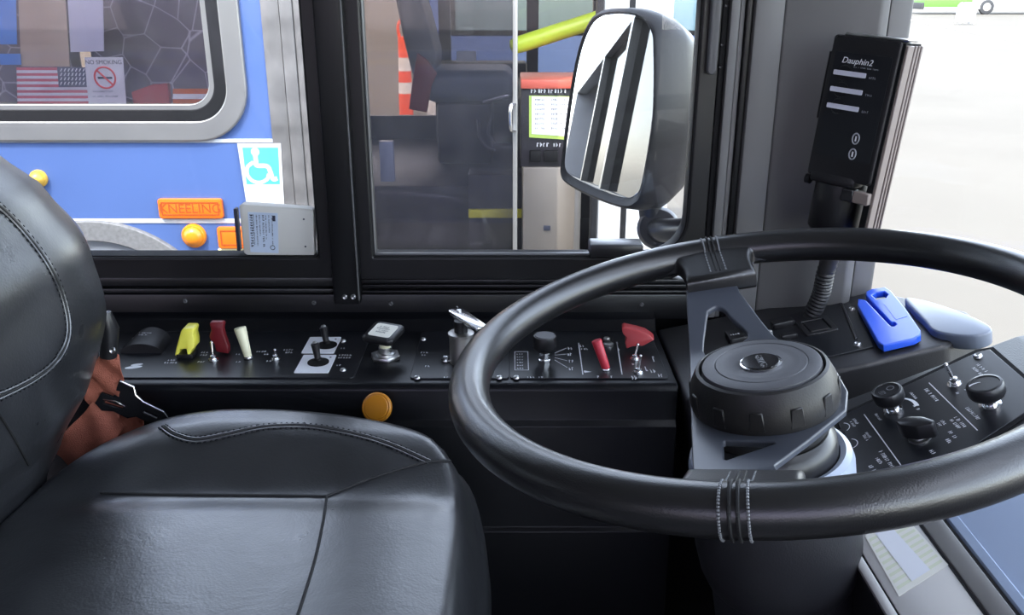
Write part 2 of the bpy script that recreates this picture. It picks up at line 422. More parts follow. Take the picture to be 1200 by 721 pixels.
obj('latch', bx((p.x, 1.145, p.z - .008), (q.x, 1.18, q.z + .002), .003), 'black_satin', w2)
# --- trims
t1 = thing('trim_1', (-.225, 1.16, 1.585), 'black vertical post between the two side windows', 'window post', kind='structure')
obj('cover', bx((-.2455, 1.150, 1.583), (-.2095, 1.19, 2.46), .003), 'trim_black', t1)
obj('edge_highlight', bx((-.2115, 1.1485, 1.59), (-.2095, 1.156, 2.46), .0006), 'channel_grey', t1)  # pale strip paints the highlight along the post's right edge
def screw_mesh():
    bm = new(); lathe(bm, [(0, .0008), (.0012, .0008), (.0014, .0022), (.0028, .0026), (.0038, .0016), (.0042, 0), (0, 0)], 16); return bm
SCREW = None
def screw(parent, P, nrm, s=1.0, name='screw', m='satin_steel'):
    global SCREW
    Mx = aim(P, nrm) @ Matrix.Scale(s, 4)
    key = m
    if SCREW is None: SCREW = {}
    if key not in SCREW: SCREW[key] = obj(name, screw_mesh(), m, parent, Mx, 50, recenter=False); return SCREW[key]
    return again(SCREW[key], name, parent, Mx)
for x in (404, 414): screw(t1, onY(x, 348, 1.150), (0, -1, 0), .9)
t2 = thing('trim_2', (-.4, 1.17, 1.56), 'black ribbed sill trim under the side windows', 'sill trim', kind='structure')
obj('sill_panel', bx((-1.1, 1.168, 1.555), (.30, 1.205, 1.592), .002), 'trim_black', t2)
obj('sill_rib', bx((-1.1, 1.166, 1.594), (-.247, 1.20, 1.601), .0015), 'trim_black', t2)
obj('sill_rib', bx((-1.1, 1.170, 1.603), (-.247, 1.20, 1.616), .0015), 'trim_black', t2)
for z0, z1, y in ((1.594, 1.5985, 1.165), (1.6005, 1.606, 1.169), (1.608, 1.6145, 1.166)):
    obj('sill_rib', bx((-.2085, y, z0), (.29, 1.20, z1), .0012), 'trim_black', t2)
for x, y in ((217, 353), (368, 355), (458, 356), (752, 357)): screw(t2, onY(x, y, 1.168), (0, -1, 0), .75, m='channel_grey')
t3 = thing('trim_3', (.28, 1.16, 1.56), 'dark grooved vertical channels beside the windshield pillar', 'window trim', kind='structure')
obj('channel', bx((.2635, 1.168, 1.56), (.271, 1.2, 2.46), .001), 'rubber', t3)
obj('channel', bx((.272, 1.160, 1.56), (.2835, 1.2, 2.46), .002), 'pillar_grey', t3)
obj('channel', bx((.2845, 1.164, 1.56), (.2905, 1.2, 2.46), .001), 'pillar_grey', t3)
obj('channel', bx((.2915, 1.158, 1.56), (.2985, 1.2, 2.46), .001), 'trim_black', t3)
p = onY(829, 88, 1.155)
obj('latch_bar', pr(rrect(.2475, p.z, .2585, 2.44, .005), 0, .016, MXZ(1.172), .002), 'channel_grey', t3, label='light grey latch bar with rounded end')
for x, y in ((858, 266), (868, 160)): screw(t3, onY(x, y, 1.164), (0, -1, 0), .8)
for x, y in ((851, 6), (846, 52), (844, 78)): screw(t3, onY(x, y, 1.168), (0, -1, 0), .6, m='trim_black')
t4 = thing('trim_4', (.38, 1.2, 1.5), 'grey windshield pillar behind the steering wheel', 'pillar', kind='structure')
obj('inner_band', bx((.2995, 1.150, 1.5), (.336, 1.25, 2.72), .003), 'pillar_grey', t4)
obj('cover', pr([(.3375, 1.156), (.44, 1.112), (.452, 1.118), (.456, 1.25), (.3375, 1.25)], 1.5, 2.72, None, .003), 'pillar_grey', t4)
obj('outer_strip', pr([(.457, 1.13), (.486, 1.135), (.496, 1.16), (.49, 1.27), (.457, 1.27)], 1.4, 2.72, None, .004), 'pillar_grey', t4)
# ================================================================== DRIVER SEAT
seat = thing('driver_chair', (-.27, .65, 1.05), 'black leather driver seat with stitched bolsters beside the console', 'seat')
SX, SY, SA, SB, SN = -.274, .65, .250, .260, 4.0
def cushion_z(x, y, s):
    t = (y - SY) / SB
    z = 1.522 + .040 * sstep(.40, .78, abs(t)) * sstep(-.56, -.30, x) - .012 * sstep(-.36, -.52, x) - .004 * sstep(-.05, .0, x)
    z += .010 * sstep(-.16, -.24, x) * (1 - sstep(.35, .6, abs(t))) * 0
    z -= .050 * sstep(.86, 1.0, s) ** 1.6
    z -= .020 * sstep(-.12, -.01, x) ** 2 + .016 * sstep(-.28, -.07, x) * sstep(.35, .75, abs(t)) + .002
    # shallow valley of the sewn insert
    z += .005 * math.cos((x - SX) * 7) * (1 - sstep(.3, .45, abs(t)))
    return z
def cushion():
    bm = new(); NT, NS = 120, 40; c = bm.verts.new((SX, SY, cushion_z(SX, SY, 0))); rings = []
    rad = []
    for k in range(NT):
        t = 2 * PI * (k + .5) / NT
        rad.append((abs(math.cos(t) / SA) ** SN + abs(math.sin(t) / SB) ** SN) ** (-1 / SN))
    for i in range(1, NS + 1):
        s = (i / NS) ** .8; r = []
        for k in range(NT):
            t = 2 * PI * (k + .5) / NT; x = SX + s * rad[k] * math.cos(t); y = SY + s * rad[k] * math.sin(t)
            r.append(bm.verts.new((x, y, cushion_z(x, y, s))))
        rings.append(r)
    for dz, sc in ((-.012, 1.008), (-.035, 1.016), (-.065, 1.014), (-.095, .99), (-.11, .95)):
        r = []
        for k in range(NT):
            t = 2 * PI * (k + .5) / NT; x = SX + sc * rad[k] * math.cos(t); y = SY + sc * rad[k] * math.sin(t)
            e = rings[NS - 1][k].co.z
            r.append(bm.verts.new((x, y, e + dz)))
        rings.append(r)
    for k in range(NT): bm.faces.new((c, rings[0][k], rings[0][(k + 1) % NT]))
    for a, b in zip(rings, rings[1:]):
        for k in range(NT): bm.faces.new((a[k], b[k], b[(k + 1) % NT], a[(k + 1) % NT]))
    bm.faces.new(rings[-1]); return bm
bm = cushion(); bmesh.ops.recalc_face_normals(bm, faces=bm.faces[:]); bm.normal_update()
bvh_c = BVHTree.FromBMesh(bm)
cu = obj('cushion', bm, 'leather', seat, smooth=60)
BZ = [(1.44, -.505), (1.50, -.498), (1.54, -.478), (1.60, -.445), (1.67, -.428), (1.74, -.437), (1.80, -.464), (1.86, -.505), (1.95, -.545), (2.2, -.63)]
BW = [(1.44, .20), (1.52, .225), (1.58, .240), (1.64, .268), (1.70, .279), (1.76, .277), (1.80, .264), (1.84, .238), (1.90, .205), (2.0, .19), (2.2, .18)]
def backrest():
    bm = new(); NT = 96; rings = []
    zs = [1.44 + i * (2.2 - 1.44) / 64 for i in range(65)] + [2.215, 2.225]
    for i, z in enumerate(zs):
        xf = interp(BZ, z); wd = interp(BW, z); th = .06; sh = 1.0
        if z > 2.2: sh = .8 if z < 2.22 else .4
        r = []
        for k in range(NT):
            t = 2 * PI * k / NT; n = 4.5
            c, s = math.cos(t), math.sin(t)
            q = (abs(c / th) ** n + abs(s / wd) ** n) ** (-1 / n) * sh
            x, y = q * c, q * s
            if c > 0: x += -.020 * math.exp(-(y / (.55 * wd)) ** 4) * c + .004
            r.append(bm.verts.new((xf - th + x, SY + y, z)))
        rings.append(r)
    for a, b in zip(rings, rings[1:]):
        for k in range(NT): bm.faces.new((a[k], a[(k + 1) % NT], b[(k + 1) % NT], b[k]))
    bm.faces.new(rings[0][::-1]); bm.faces.new(rings[-1]); return bm
bm = backrest(); bmesh.ops.recalc_face_normals(bm, faces=bm.faces[:]); bm.normal_update()
bvh_b = BVHTree.FromBMesh(bm)
br = obj('backrest', bm, 'leather', seat, smooth=60)
def on_surface(pix, bvh, n=10, lift=.0004):
    """the seam drawn on the leather: points of the seat's own surface"""
    out = []
    for p in smooth_path([(a, b, 0) for a, b in pix], n):
        h = bvh.ray_cast(CAM, ray(p.x, p.y).normalized())
        if h[0] is not None: out.append((h[0] + h[1] * lift, h[1]))
    return out
def seam(pix, bvh, parent, rad=.0014, name='seam', off=0, m='seam', lift=.0003):
    P = on_surface(pix, bvh)
    pts = []
    for i, (p, nn) in enumerate(P):
        t = (P[min(i + 1, len(P) - 1)][0] - P[max(i - 1, 0)][0]).normalized(); pts.append(p + nn.cross(t) * off)
    if len(pts) > 2: obj(name, tube(new(), pts, rad, 6), m, parent)
    return pts, P
def stitches(pix, bvh, parent, off, L=.0042, gap=.0018, m='thread', r=.0006):
    P = on_surface(pix, bvh, 24, .0005); bm = new(); acc = 0; cur = []
    for i in range(len(P) - 1):
        p, nn = P[i]; q = P[i + 1][0]; t = (q - p).normalized(); d = (q - p).length; sd_ = nn.cross(t)
        acc += d
        if acc % (L + gap) < L: cur.append(p + sd_ * off)
        elif len(cur) > 1: tube(bm, [cur[0], (cur[0] + cur[-1]) / 2 + nn * .0004, cur[-1]], r, 5); cur = []
        else: cur = []
    if len(bm.verts): obj('stitching', bm, m, parent)
    else: bm.free()
A = [(118, 578), (200, 580), (300, 581), (383, 582)]
B = [(383, 582), (378, 615), (368, 660), (350, 718), (335, 760)]
Cc = [(383, 582), (430, 563), (470, 550), (503, 542), (530, 541), (552, 545)]
D = [(190, 500), (205, 510), (230, 516), (265, 510), (310, 501), (360, 500), (410, 508), (455, 521), (503, 542)]
seam(A, bvh_c, cu); seam(B, bvh_c, cu); seam(Cc, bvh_c, cu)
seam(D, bvh_c, cu, .0012); 
for off in (-.0042, .0042): stitches(D, bvh_c, cu, off)
for off in (-.0025, .0025): seam(D, bvh_c, cu, .0011, 'piping', off, 'leather')
D2 = [(-40, 215), (0, 243), (35, 280), (62, 320), (77, 362), (79, 395), (66, 422), (40, 444), (0, 464), (-40, 478)]
seam(D2, bvh_b, br, .0012)
for off in (-.0045, .0045): stitches(D2, bvh_b, br, off)
for off in (-.0026, .0026): seam(D2, bvh_b, br, .0011, 'piping', off, 'leather')
seam([(-5, 480), (15, 512), (33, 545)], bvh_b, br, .0012)
obj('seat_pan', bx((-.50, .42, 1.36), (-.04, .88, 1.42), .01), 'black_plastic', seat)
obj('suspension_base', bx((-.44, .47, 1.05), (-.10, .83, 1.37), .02), 'dark_void', seat)
# black belt guide bolted at the rear corner of the seat
p = onY(128, 385, .940); q = onY(127, 418, .940)
bm = new(); tube(bm, [onY(124, 366, .940), p, q], [.006, .011, .009], 12); obj('belt_guide', bm, 'black_satin', seat)
screw(seat, onY(132, 411, .930), (.2, -1, .2), .9, 'guide_bolt')
# ================================================================== SEAT BELT
belt = thing('seat_belt', onY(120, 470, .94), 'orange-red seat belt webbing with a black buckle tongue beside the seat', 'seat belt')
def ribbon(path, ws, th=.0016, up=(0, -1, .3)):
    bm = new(); rows = []; n = len(path)
    for i, p in enumerate(path):
        p = Vector(p); t = (Vector(path[min(i + 1, n - 1)]) - Vector(path[max(i - 1, 0)])).normalized()
        u = Vector(up if not isinstance(up, list) else up[i]); sd_ = t.cross(u).normalized(); nn = sd_.cross(t).normalized()
        w_ = ws[i] / 2 if isinstance(ws, (list, tuple)) else ws / 2
        row = []
        for f in (-1, -.5, 0, .5, 1): row.append(p + sd_ * w_ * f + nn * (th * .5 + .003 * math.sin(f * 2.5 + i * .8)))
        rows.append(([bm.verts.new(v) for v in row], [bm.verts.new(v - nn * th) for v in row]))
    for (a, b), (c, d) in zip(rows, rows[1:]):
        for k in range(4):
            bm.faces.new((a[k], a[k + 1], c[k + 1], c[k])); bm.faces.new((b[k], d[k], d[k + 1], b[k + 1]))
        bm.faces.new((a[0], c[0], d[0], b[0])); bm.faces.new((a[4], b[4], d[4], c[4]))
    for a, b in (rows[0], rows[-1]):
        for k in range(4): bm.faces.new((a[k], b[k], b[k + 1], a[k + 1]))
    return bm
up1 = smooth_path([onY(128, 414, .944), onY(126, 430, .942), onY(122, 447, .938), onY(120, 462, .938), onY(128, 470, .944)], 5)
obj('webbing', ribbon(up1, [.020 + .022 * sstep(0, 8, i) for i in range(len(up1))]), 'webbing', belt)
lo1 = smooth_path([onY(80, 545, .925), onY(98, 520, .925), onY(118, 497, .930), onY(133, 481, .938), onY(146, 482, .943), onY(146, 500, .946), onY(132, 520, .946)], 5)
obj('webbing', ribbon(lo1, [.050 - .010 * i / len(lo1) for i in range(len(lo1))]), 'webbing', belt)
TY = .936
def pxy(lst, Y, O):   # outline of a flat piece standing at distance Y
    return [((v := onY(a, b, Y) - O).x, v.z) for a, b in lst]
O = onY(155, 472, TY)
out = pxy([(113, 472), (120, 461), (134, 466), (141, 447), (157, 454), (159, 463), (168, 471), (192, 483), (196, 489), (191, 497), (176, 495), (160, 487), (150, 489), (134, 481), (120, 480)], TY, O)
h1 = pxy([(170, 478), (187, 487), (185, 491), (167, 483)], TY, O); h2 = pxy([(123, 468), (146, 476), (145, 480), (121, 473)], TY, O)
Mt = MXZ(TY) ; Mt.translation = O
obj('buckle_tongue', sheet([out, h1, h2], .0008, .0012), 'buckle_black', belt, Mt, label='black metal buckle tongue')
obj('tongue_glint', tube(new(), [onY(x, y, TY - .002) for x, y in ((141, 447), (157, 454), (159, 463), (168, 471), (192, 483))], .0008, 6), 'chrome', belt)  # bright tubes stand in for bevel highlights along the tongue
obj('tongue_glint', tube(new(), [onY(x, y, TY - .002) for x, y in ((121, 468), (135, 470), (146, 476))], .0007, 6), 'chrome', belt)
# ================================================================== SIDE CONSOLE
CZ = 1.548
con = thing('side_console', (-.15, 1.06, 1.05), 'black switch console running along the wall under the side windows', 'console')
prof = [(.972, CZ), (1.138, CZ), (1.150, CZ + .014), (1.168, CZ + .018), (1.2, CZ + .018), (1.2, 1.05), (.950, 1.05), (.950, 1.352), (.9555, 1.356), (.9555, 1.497), (.962, 1.503), (.964, 1.541), (.967, 1.546)]
MYZ = frame((0, 0, 0), (0, 1, 0), (0, 0, 1))                # local x,y -> Y,Z ; local z -> X
obj('body', pr(prof, -.95, .199, MYZ, .0012, 1), 'console_black', con, smooth=30)
CT = CZ + .0022
def cpt(px, py, z=CT): return onZ(px, py, z)
def panel(x0, x1, y0, y1, name='switch_panel', m='panel_black'):
    return obj(name, pr(rrect(x0, y0, x1, y1, .006), CZ - .002, CT, None, .0006, 1), m, con)
P1 = panel(-.512, -.192, .982, 1.134); P2 = panel(-.124, -.0035, .980, 1.134); P3 = panel(-.0025, .190, .980, 1.134)
# bits of hardware ---------------------------------------------------------------
def nut(P, r=.0055, h=.003, parent=con, nrm=(0, 0, 1), name='hex_nut', m='chrome'):
    bm = new(); hexa = [(r * math.cos(PI / 3 * k + .3), r * math.sin(PI / 3 * k + .3)) for k in range(6)]
    prism(bm, hexa, 0, h, aim(P, nrm), .0005, 1); return obj(name, bm, m, parent)
def bat_toggle(P, lean=(0, 0, 1), L=.017, s=1.0, nrm=(0, 0, 1), root=con, label=None):
    """chrome bat-handle toggle: washer and nut, thread, lever"""
    nrm = Vector(nrm).normalized()
    bm = new(); M_ = aim(P, nrm); prism(bm, [(.0058 * s * math.cos(PI / 3 * k), .0058 * s * math.sin(PI / 3 * k)) for k in range(6)], .0008, .0032 * s, M_, .0004, 1)
    lathe(bm, [(0, 0), (.0072 * s, 0), (.0072 * s, .0008), (0, .0008)], 24, M_); lathe(bm, [(0, .003), (.0038 * s, .003), (.0038 * s, .0065 * s), (.0028 * s, .0072 * s), (0, .0072 * s)], 16, M_)
    t = obj('toggle_switch', bm, 'chrome', root, label=label)
    d = Vector(lean).normalized(); b_ = Vector(P) + nrm * .006 * s
    bm = new(); cyl(bm, b_, b_ + d * L, .0012 * s, .0021 * s, 12); bmesh.ops.create_uvsphere(bm, u_segments=12, v_segments=8, radius=.0022 * s, matrix=T3(b_ + d * L))
    obj('lever', bm, 'chrome', t); return t
def stick(P, top, r0, r1, m, name, label):
    P, top = Vector(P), Vector(top); d = top - P
    bm = new(); lathe(bm, [(0, 0), (r0, 0), (r1 * .98, d.length * .97), (r1 * .9, d.length), (0, d.length)], 24, aim(P, d))
    o = obj(name, bm, m, con, label=label)
    nut(P - Vector((0, 0, .004)), .0062, .0045, o); return o
def lever_top(px, py, base, axis_y):
    return onY(px, py, axis_y)
def guard(P, poly, depth, m, label, shear=(0, 0), tilt=0, bev=.0018, hs=1.0):
    """moulded flip-up switch guard: front outline extruded back, leaning by shear (x, y per unit height)"""
    bm = new(); prism(bm, poly, -depth / 2, depth / 2, None, bev, 2)
    for v in bm.verts: v.co.y *= hs
    for v in bm.verts: v.co = Vector((v.co.x + shear[0] * v.co.y, v.co.y, v.co.z - shear[1] * v.co.y))
    o = obj('switch_guard', bm, m, con, frame(P, (math.cos(tilt), math.sin(tilt), 0), (0, 0, 1)), label=label); return o
# low black vent hood at the seat end, with print
p = cpt(170, 410)
bm = new(); NTH = 20
pts0 = []; pts1 = []
for i in range(NTH + 1):
    t = PI * i / NTH; pts0.append(bm.verts.new((p.x - .027 * math.cos(t), p.y - .012, CT + .013 * math.sin(t)))); pts1.append(bm.verts.new((p.x - .024 * math.cos(t), p.y + .030, CT + .020 * math.sin(t))))
for i in range(NTH): bm.faces.new((pts0[i], pts0[i + 1], pts1[i + 1], pts1[i]))
bm.faces.new(pts0[::-1]); bm.faces.new(pts1)
hood = obj('dimmer_hood', bm, 'black_plastic', con, label='low black rounded hood')
def print_on(bm, nm, root, m='white_print'): return meta(obj(nm, bm, m, root, smooth=0), kind='stuff')
bm = new(); Mh = frame((p.x, p.y + .006, CT + .0185), (1, 0, 0), (0, 1, .17)); strokes(bm, Mh, -.009, .004, .018, .0022); strokes(bm, Mh, -.008, -.001, .013, .0022); print_on(bm, 'hood_print', hood)
# white leaf-like symbol
q = cpt(158, 429, CT + .0002); bm = new()
for a, b, rx, ry in ((0, -.004, .010, .0045), (.001, .004, .007, .0035)):
    bm.faces.new([bm.verts.new((q.x + a + rx * math.cos(t * PI / 8), q.y + b + ry * math.sin(t * PI / 8) + .25 * rx * math.cos(t * PI / 8), q.z)) for t in range(16)])
print_on(bm, 'panel_symbol', P1)
# yellow guard
p = cpt(216, 421)
guard((p.x, p.y + .011, CT + .002), [(-.0125, .003), (-.0085, .0), (-.0065, .011), (.0020, .012), (.0035, .003), (.0065, .0015), (.0085, .010), (.0125, .013), (.0120, .022), (.0095, .031), (.0105, .038), (.0085, .0405), (-.0035, .0405), (-.006, .037), (-.0105, .016)], .022, 'yellow', 'yellow switch guard', (.06, .35), hs=.86)
obj('guard_base', bx((p.x - .010, p.y + .0, CT), (p.x + .011, p.y + .022, CT + .006), .001), 'black_satin', con)
# dark red guard flipped up behind a chrome toggle
p = cpt(250, 422)
guard((p.x + .001, p.y + .022, CT + .004), [(-.003, .0), (.0135, -.003), (.0140, .006), (.0105, .018), (.0085, .030), (.0105, .0365), (.009, .039), (-.0065, .039), (-.0085, .0365), (-.0065, .029), (-.0100, .020), (-.0085, .0145), (-.004, .010)], .010, 'dark_red', 'dark red switch guard standing open', (0, .10))
bat_toggle(p, (-.06, .25, 1), .017, .95)
# cream stick
p = cpt(291, 421); stick(p + Vector((0, 0, .004)), onY(281, 384, p.y + .006), .0048, .0078, 'cream', 'glow_stick_switch', 'cream coloured switch stick')
p = cpt(323, 421); bat_toggle(p, (0, .1, 1), .007, .85)
# two joystick switches on white plates
for (px, py, bx_, by_, tx, ty) in ((377, 405, 383, 405, 379, 383), (370, 427, 373, 425, 369, 402)):
    q = cpt(px, py, CT)
    pl = obj('switch_plate', pr(rrect(q.x - .0212, q.y - .0275, q.x + .0212, q.y + .0275, .0015), CT - .0005, CT + .0012, None, .0003, 1), 'white_plate', con, label='white square switch plate')
    b_ = cpt(bx_, by_, CT + .001); tp = onY(tx, ty, b_.y + .004)
    bo = obj('boot', lathe(new(), [(0, .0), (.0135, 0), (.0135, .0012), (.011, .0022), (.0055, .0040), (.0045, .0065), (0, .0065)], 28, T3(b_)), 'rubber', pl)
    j = obj('joystick_lever', lathe(new(), [(0, .003), (.0038, .004), (.0042, .012), (.0055, (tp - b_).length * .95), (.0040, (tp - b_).length), (0, (tp - b_).length)], 18, aim(b_, tp - b_)), 'black_satin', con)
    obj('lever_tip', lathe(new(), [(0, 0), (.0032, 0), (.0034, .0012), (.0022, .0026), (0, .0026)], 14, aim(tp - (tp - b_).normalized() * .0004, tp - b_)), 'satin_steel', j)
    d_ = obj('index_dot', lathe(new(), [(0, 0), (.0014, 0), (.0014, .0003), (0, .0003)], 12, T3(Vector((q.x + .015, q.y + .019, CT + .0012)))), 'ink', pl)
# square push knob on a hex base
p = cpt(452, 420, CZ)
nut(p, .0195, .006, name='hex_base', m='satin_steel'); lathe_m = T3(p)
obj('stem_collar', lathe(new(), [(0, .005), (.0125, .005), (.012, .008), (.0085, .009), (.0085, .016), (0, .016)], 24, lathe_m), 'satin_steel', con)
obj('stem', lathe(new(), [(0, .014), (.0072, .014), (.0072, .024), (0, .024)], 20, lathe_m), 'cream', con)
kz = onY(451, 391, p.y).z
Mk = frame((p.x - .001, p.y, kz), (.94, -.33, -.04), (.33, .92, .14))
kn = obj('brake_knob', pr(rrect(-.0215, -.0225, .0215, .0225, .008), -.0045, .0045, Mk, .003, 3), 'black_satin', con, label='black square push knob with white label')
obj('knob_neck', lathe(new(), [(0, 0), (.010, 0), (.012, .009), (0, .009)], 20, T3(Vector((p.x, p.y, kz - .012)))), 'black_satin', kn)
lb = obj('knob_label', pr(rrect(-.0150, -.0155, .0150, .0155, .004), .0044, .0049, Mk), 'sticker_paper', kn)
bm = new(); Ms = Mk @ T3(Vector((0, 0, .0055)))
for yy, L in ((.006, .015), (.0015, .019), (-.003, .019), (-.0075, .014)): strokes(bm, Ms, -L / 2, yy, L, .003)
print_on(bm, 'label_print', lb, 'ink')
# small chrome valve screw and the steel cylinder with crank handle
p = cpt(522, 424); nut(p, .006, .003); obj('valve_pin', lathe(new(), [(0, 0), (.0035, 0), (.0035, .007), (.0022, .008), (0, .008)], 16, T3(p)), 'chrome', con)
p = cpt(541, 424)
post = obj('switch_post', lathe(new(), [(0, 0), (.0150, 0), (.0150, .036), (.0162, .037), (.0162, .0395), (.011, .041), (0, .041)], 32, T3(p)), 'brushed', con, label='brushed steel switch post')
obj('post_neck', lathe(new(), [(0, .04), (.0085, .04), (.0085, .0555), (0, .0555)], 20, T3(p)), 'black_satin', post)
a = onZ(536, 367, p.z + .058); b_ = onZ(563, 385, p.z + .055)
dd = (b_ - a); Mh = frame(a, dd, (0, 0, 1), Vector((0, 0, 1)) - dd.normalized() * dd.normalized().z)
Lh = .058
obj('crank_handle', pr([(-.010, -.005), (-.0075, -.009), (-.002, -.0105), (Lh, -.0085), (Lh + .003, 0), (Lh, .0085), (-.002, .0105), (-.0075, .009), (-.010, .005)], -.003, .0035, Mh, .0015, 2), 'chrome', post, label='bright crank handle')
obj('handle_bolt', lathe(new(), [(0, .003), (.0035, .003), (.0030, .0050), (0, .0050)], 14, Mh @ T3(Vector((.002, .001, 0)))), 'satin_steel', post)
obj('handle_pin', lathe(new(), [(0, .003), (.0014, .003), (.0014, .0062), (0, .0062)], 10, Mh @ T3(Vector((-.006, .003, 0)))), 'black_satin', post)
# headlamp knob with radial print
p = cpt(638, 424)
kb = obj('rotary_knob', lathe(new(), [(0, .011), (.008, .011), (.0135, .014), (.0148, .017), (.0148, .029), (.0140, .0315), (0, .0315)], 36, T3(p + Vector((0, 0, .004)))), 'black_satin', con, label='black rotary knob with grey cap')
obj('knob_cap', lathe(new(), [(0, .0315), (.0125, .0315), (.0120, .0325), (0, .0325)], 32, T3(p + Vector((0, 0, .004)))), 'horn_pad', kb)
obj('knob_shaft', lathe(new(), [(0, 0), (.0085, 0), (.0085, .004), (.0062, .0045), (.0062, .0115), (.0080, .012), (.0080, .0138), (0, .0138)], 8, T3(p)), 'chrome', kb)
# red stick, bolt behind it
p = cpt(710, 434); stick(p + Vector((0, 0, .003)), onY(699, 399, p.y + .005), .0052, .0066, 'red', 'glow_stick_switch', 'red switch stick')
for a_, b2, r_ in ((713, 405, .0068), (711, 399, .0048)):
    q = cpt(a_, b2); obj('bolt_head', lathe(new(), [(0, 0), (r_, 0), (r_, .003), (r_ * .7, .0045), (0, .0045)], 18, T3(q)), 'satin_steel', con)
# pointed red guard over two toggles
p = cpt(741, 412)
guard((p.x + .004, p.y + .006, CT + .004), [(-.0110, .0), (-.0035, .004), (.0105, .0055), (.0200, .0125), (.0245, .0155), (.0205, .0205), (.0120, .0265), (.0000, .0300), (-.0155, .0330), (-.0185, .0310), (-.0165, .0225), (-.0115, .0170), (-.0135, .0100)], .018, 'dull_red', 'dull red pointed switch guard', (0, .3), -.12, hs=.82)
p1 = cpt(744, 421); bat_toggle(p1, (.25, .2, 1), .014, .9)
p2 = cpt(748, 437); bat_toggle(p2, (.12, .1, 1), .016, .95)
# amber push button on the face of the console
p = onY(443, 478, .948); dn = Vector((-.18, -.85, .5))
ab = obj('amber_button', lathe(new(), [(0, 0), (.0165, 0), (.0180, .0015), (.0180, .006), (.0165, .0075), (.0150, .0072), (.0140, .0082), (0, .0092)], 40, aim(p, dn)), 'amber', con, label='round amber push button')
obj('button_stem', lathe(new(), [(0, -.02), (.006, -.02), (.006, .001), (0, .001)], 16, aim(p, dn)), 'black_satin', ab)
# panel screws and print
for (x, y, rt) in ((402, 400, P1), (402, 434, P1), (489, 443, P2), (496, 398, P2), (585, 443, P2), (605, 443, P3), (597, 397, P3), (158, 398, P1)):
    screw(rt, cpt(x, y, CT), (0, 0, 1), .95)
def row(bm, px, py, L, h=.0026, ang=0): q = cpt(px, py, CT + .0003); strokes(bm, T3(q), 0, 0, L, h * 1.9, ang, .0034)
bm = new()
for px, py, L in ((192, 426, .018), (196, 423, .012), (234, 417, .013), (235, 414, .012), (231, 425, .012), (276, 416, .008), (300, 413, .014), (276, 425, .008), (309, 416, .008), (312, 424, .008), (332, 411, .014), (334, 414, .012), (397, 417, .018), (396, 420, .018), (399, 409, .010), (394, 429, .010)): row(bm, px, py, L)
print_on(bm, 'panel_print', P1)
bm = new()
for px, py, L in ((493, 414, .012), (494, 417, .010), (498, 430, .010), (520, 443, .008)): row(bm, px, py, L)
print_on(bm, 'panel_print', P2)
bm = new()
o_ = cpt(638, 421, CT + .0003)
for px, py in ((664, 408), (664, 415), (665, 423), (665, 431)):
    a = cpt(650, 414 + (py - 414) * .35 + 2, CT + .0003); b_ = cpt(px, py, CT + .0003); sd_ = (b_ - a).cross(Vector((0, 0, 1))).normalized() * .00045
    quad(bm, (a - sd_, b_ - sd_, b_ + sd_, a + sd_))
for px, py in ((666, 410), (665, 417), (667, 425), (667, 434)): row(bm, px, py, .007, .005)
for (xa, ya, xb, yb) in ((678, 402, 683, 439), (723, 402, 729, 439)):
    a = cpt(xa, ya, CT + .0003); b_ = cpt(xb, yb, CT + .0003); sd_ = Vector((.0006, 0, 0)); quad(bm, (a - sd_, b_ - sd_, b_ + sd_, a + sd_))
for px, py, L, h in ((680, 407, .010, .004), (681, 410, .012, .003), (723, 405, .005, .008), (725, 411, .005, .006), (618, 443, .022, .0024), (700, 443, .004, .004), (716, 443, .004, .004), (741, 445, .008, .006), (766, 424, .004, .010), (757, 435, .004, .008), (763, 437, .008, .006), (772, 442, .010, .005), (741, 428, .004, .004)): row(bm, px, py, L, h)
a = cpt(685, 437, CT + .0003); quad(bm, (a, a + Vector((.009, .003, 0)), a + Vector((.0, .007, 0)), a + Vector((-.0005, .003, 0))))
q0, q1 = cpt(603, 434, CT + .0003), cpt(618, 412, CT + .0003)
x0, y0, x1, y1 = q0.x, q0.y, q1.x + .001, q1.y
for (c0, d0, c1, d1) in ((x0, y0, x1, y0 + .0012), (x0, y1 - .0012, x1, y1), (x0, y0, x0 + .001, y1), (x1 - .001, y0, x1, y1)):
    quad(bm, ((c0, d0, q0.z), (c1, d0, q0.z), (c1, d1, q0.z), (c0, d1, q0.z)))
for k in range(6): strokes(bm, T3(Vector((x0 + .003, y0 + .004 + k * (y1 - y0 - .006) / 6, q0.z))), 0, 0, x1 - x0 - .006, .0042)
print_on(bm, 'panel_print', P3)
# ================================================================== STEERING WHEEL
TA = math.radians(10.23); WC = Vector((.194, .6465, 1.7363)); WR, WT = .232, .0162
MW = frame(WC, (math.cos(TA), 0, math.sin(TA)), (0, 1, 0))
sw = thing('steering_wheel', MW @ Vector((0, 0, -.06)), 'large black leather-wrapped two-spoke steering wheel', 'steering wheel')
bm = new(); NR, NQ = 160, 24; rg = []
for i in range(NR):
    t = 2 * PI * i / NR; r_ = []
    for k in range(NQ):
        u = 2 * PI * k / NQ; rr = WR + WT * math.cos(u); r_.append(bm.verts.new((rr * math.cos(t), rr * math.sin(t), WT * 1.0 * math.sin(u))))
    rg.append(r_)
for i in range(NR):
    for k in range(NQ): bm.faces.new((rg[i][k], rg[(i + 1) % NR][k], rg[(i + 1) % NR][(k + 1) % NQ], rg[i][(k + 1) % NQ]))
rim = obj('rim', bm, 'rim_leather', sw, MW, 180)
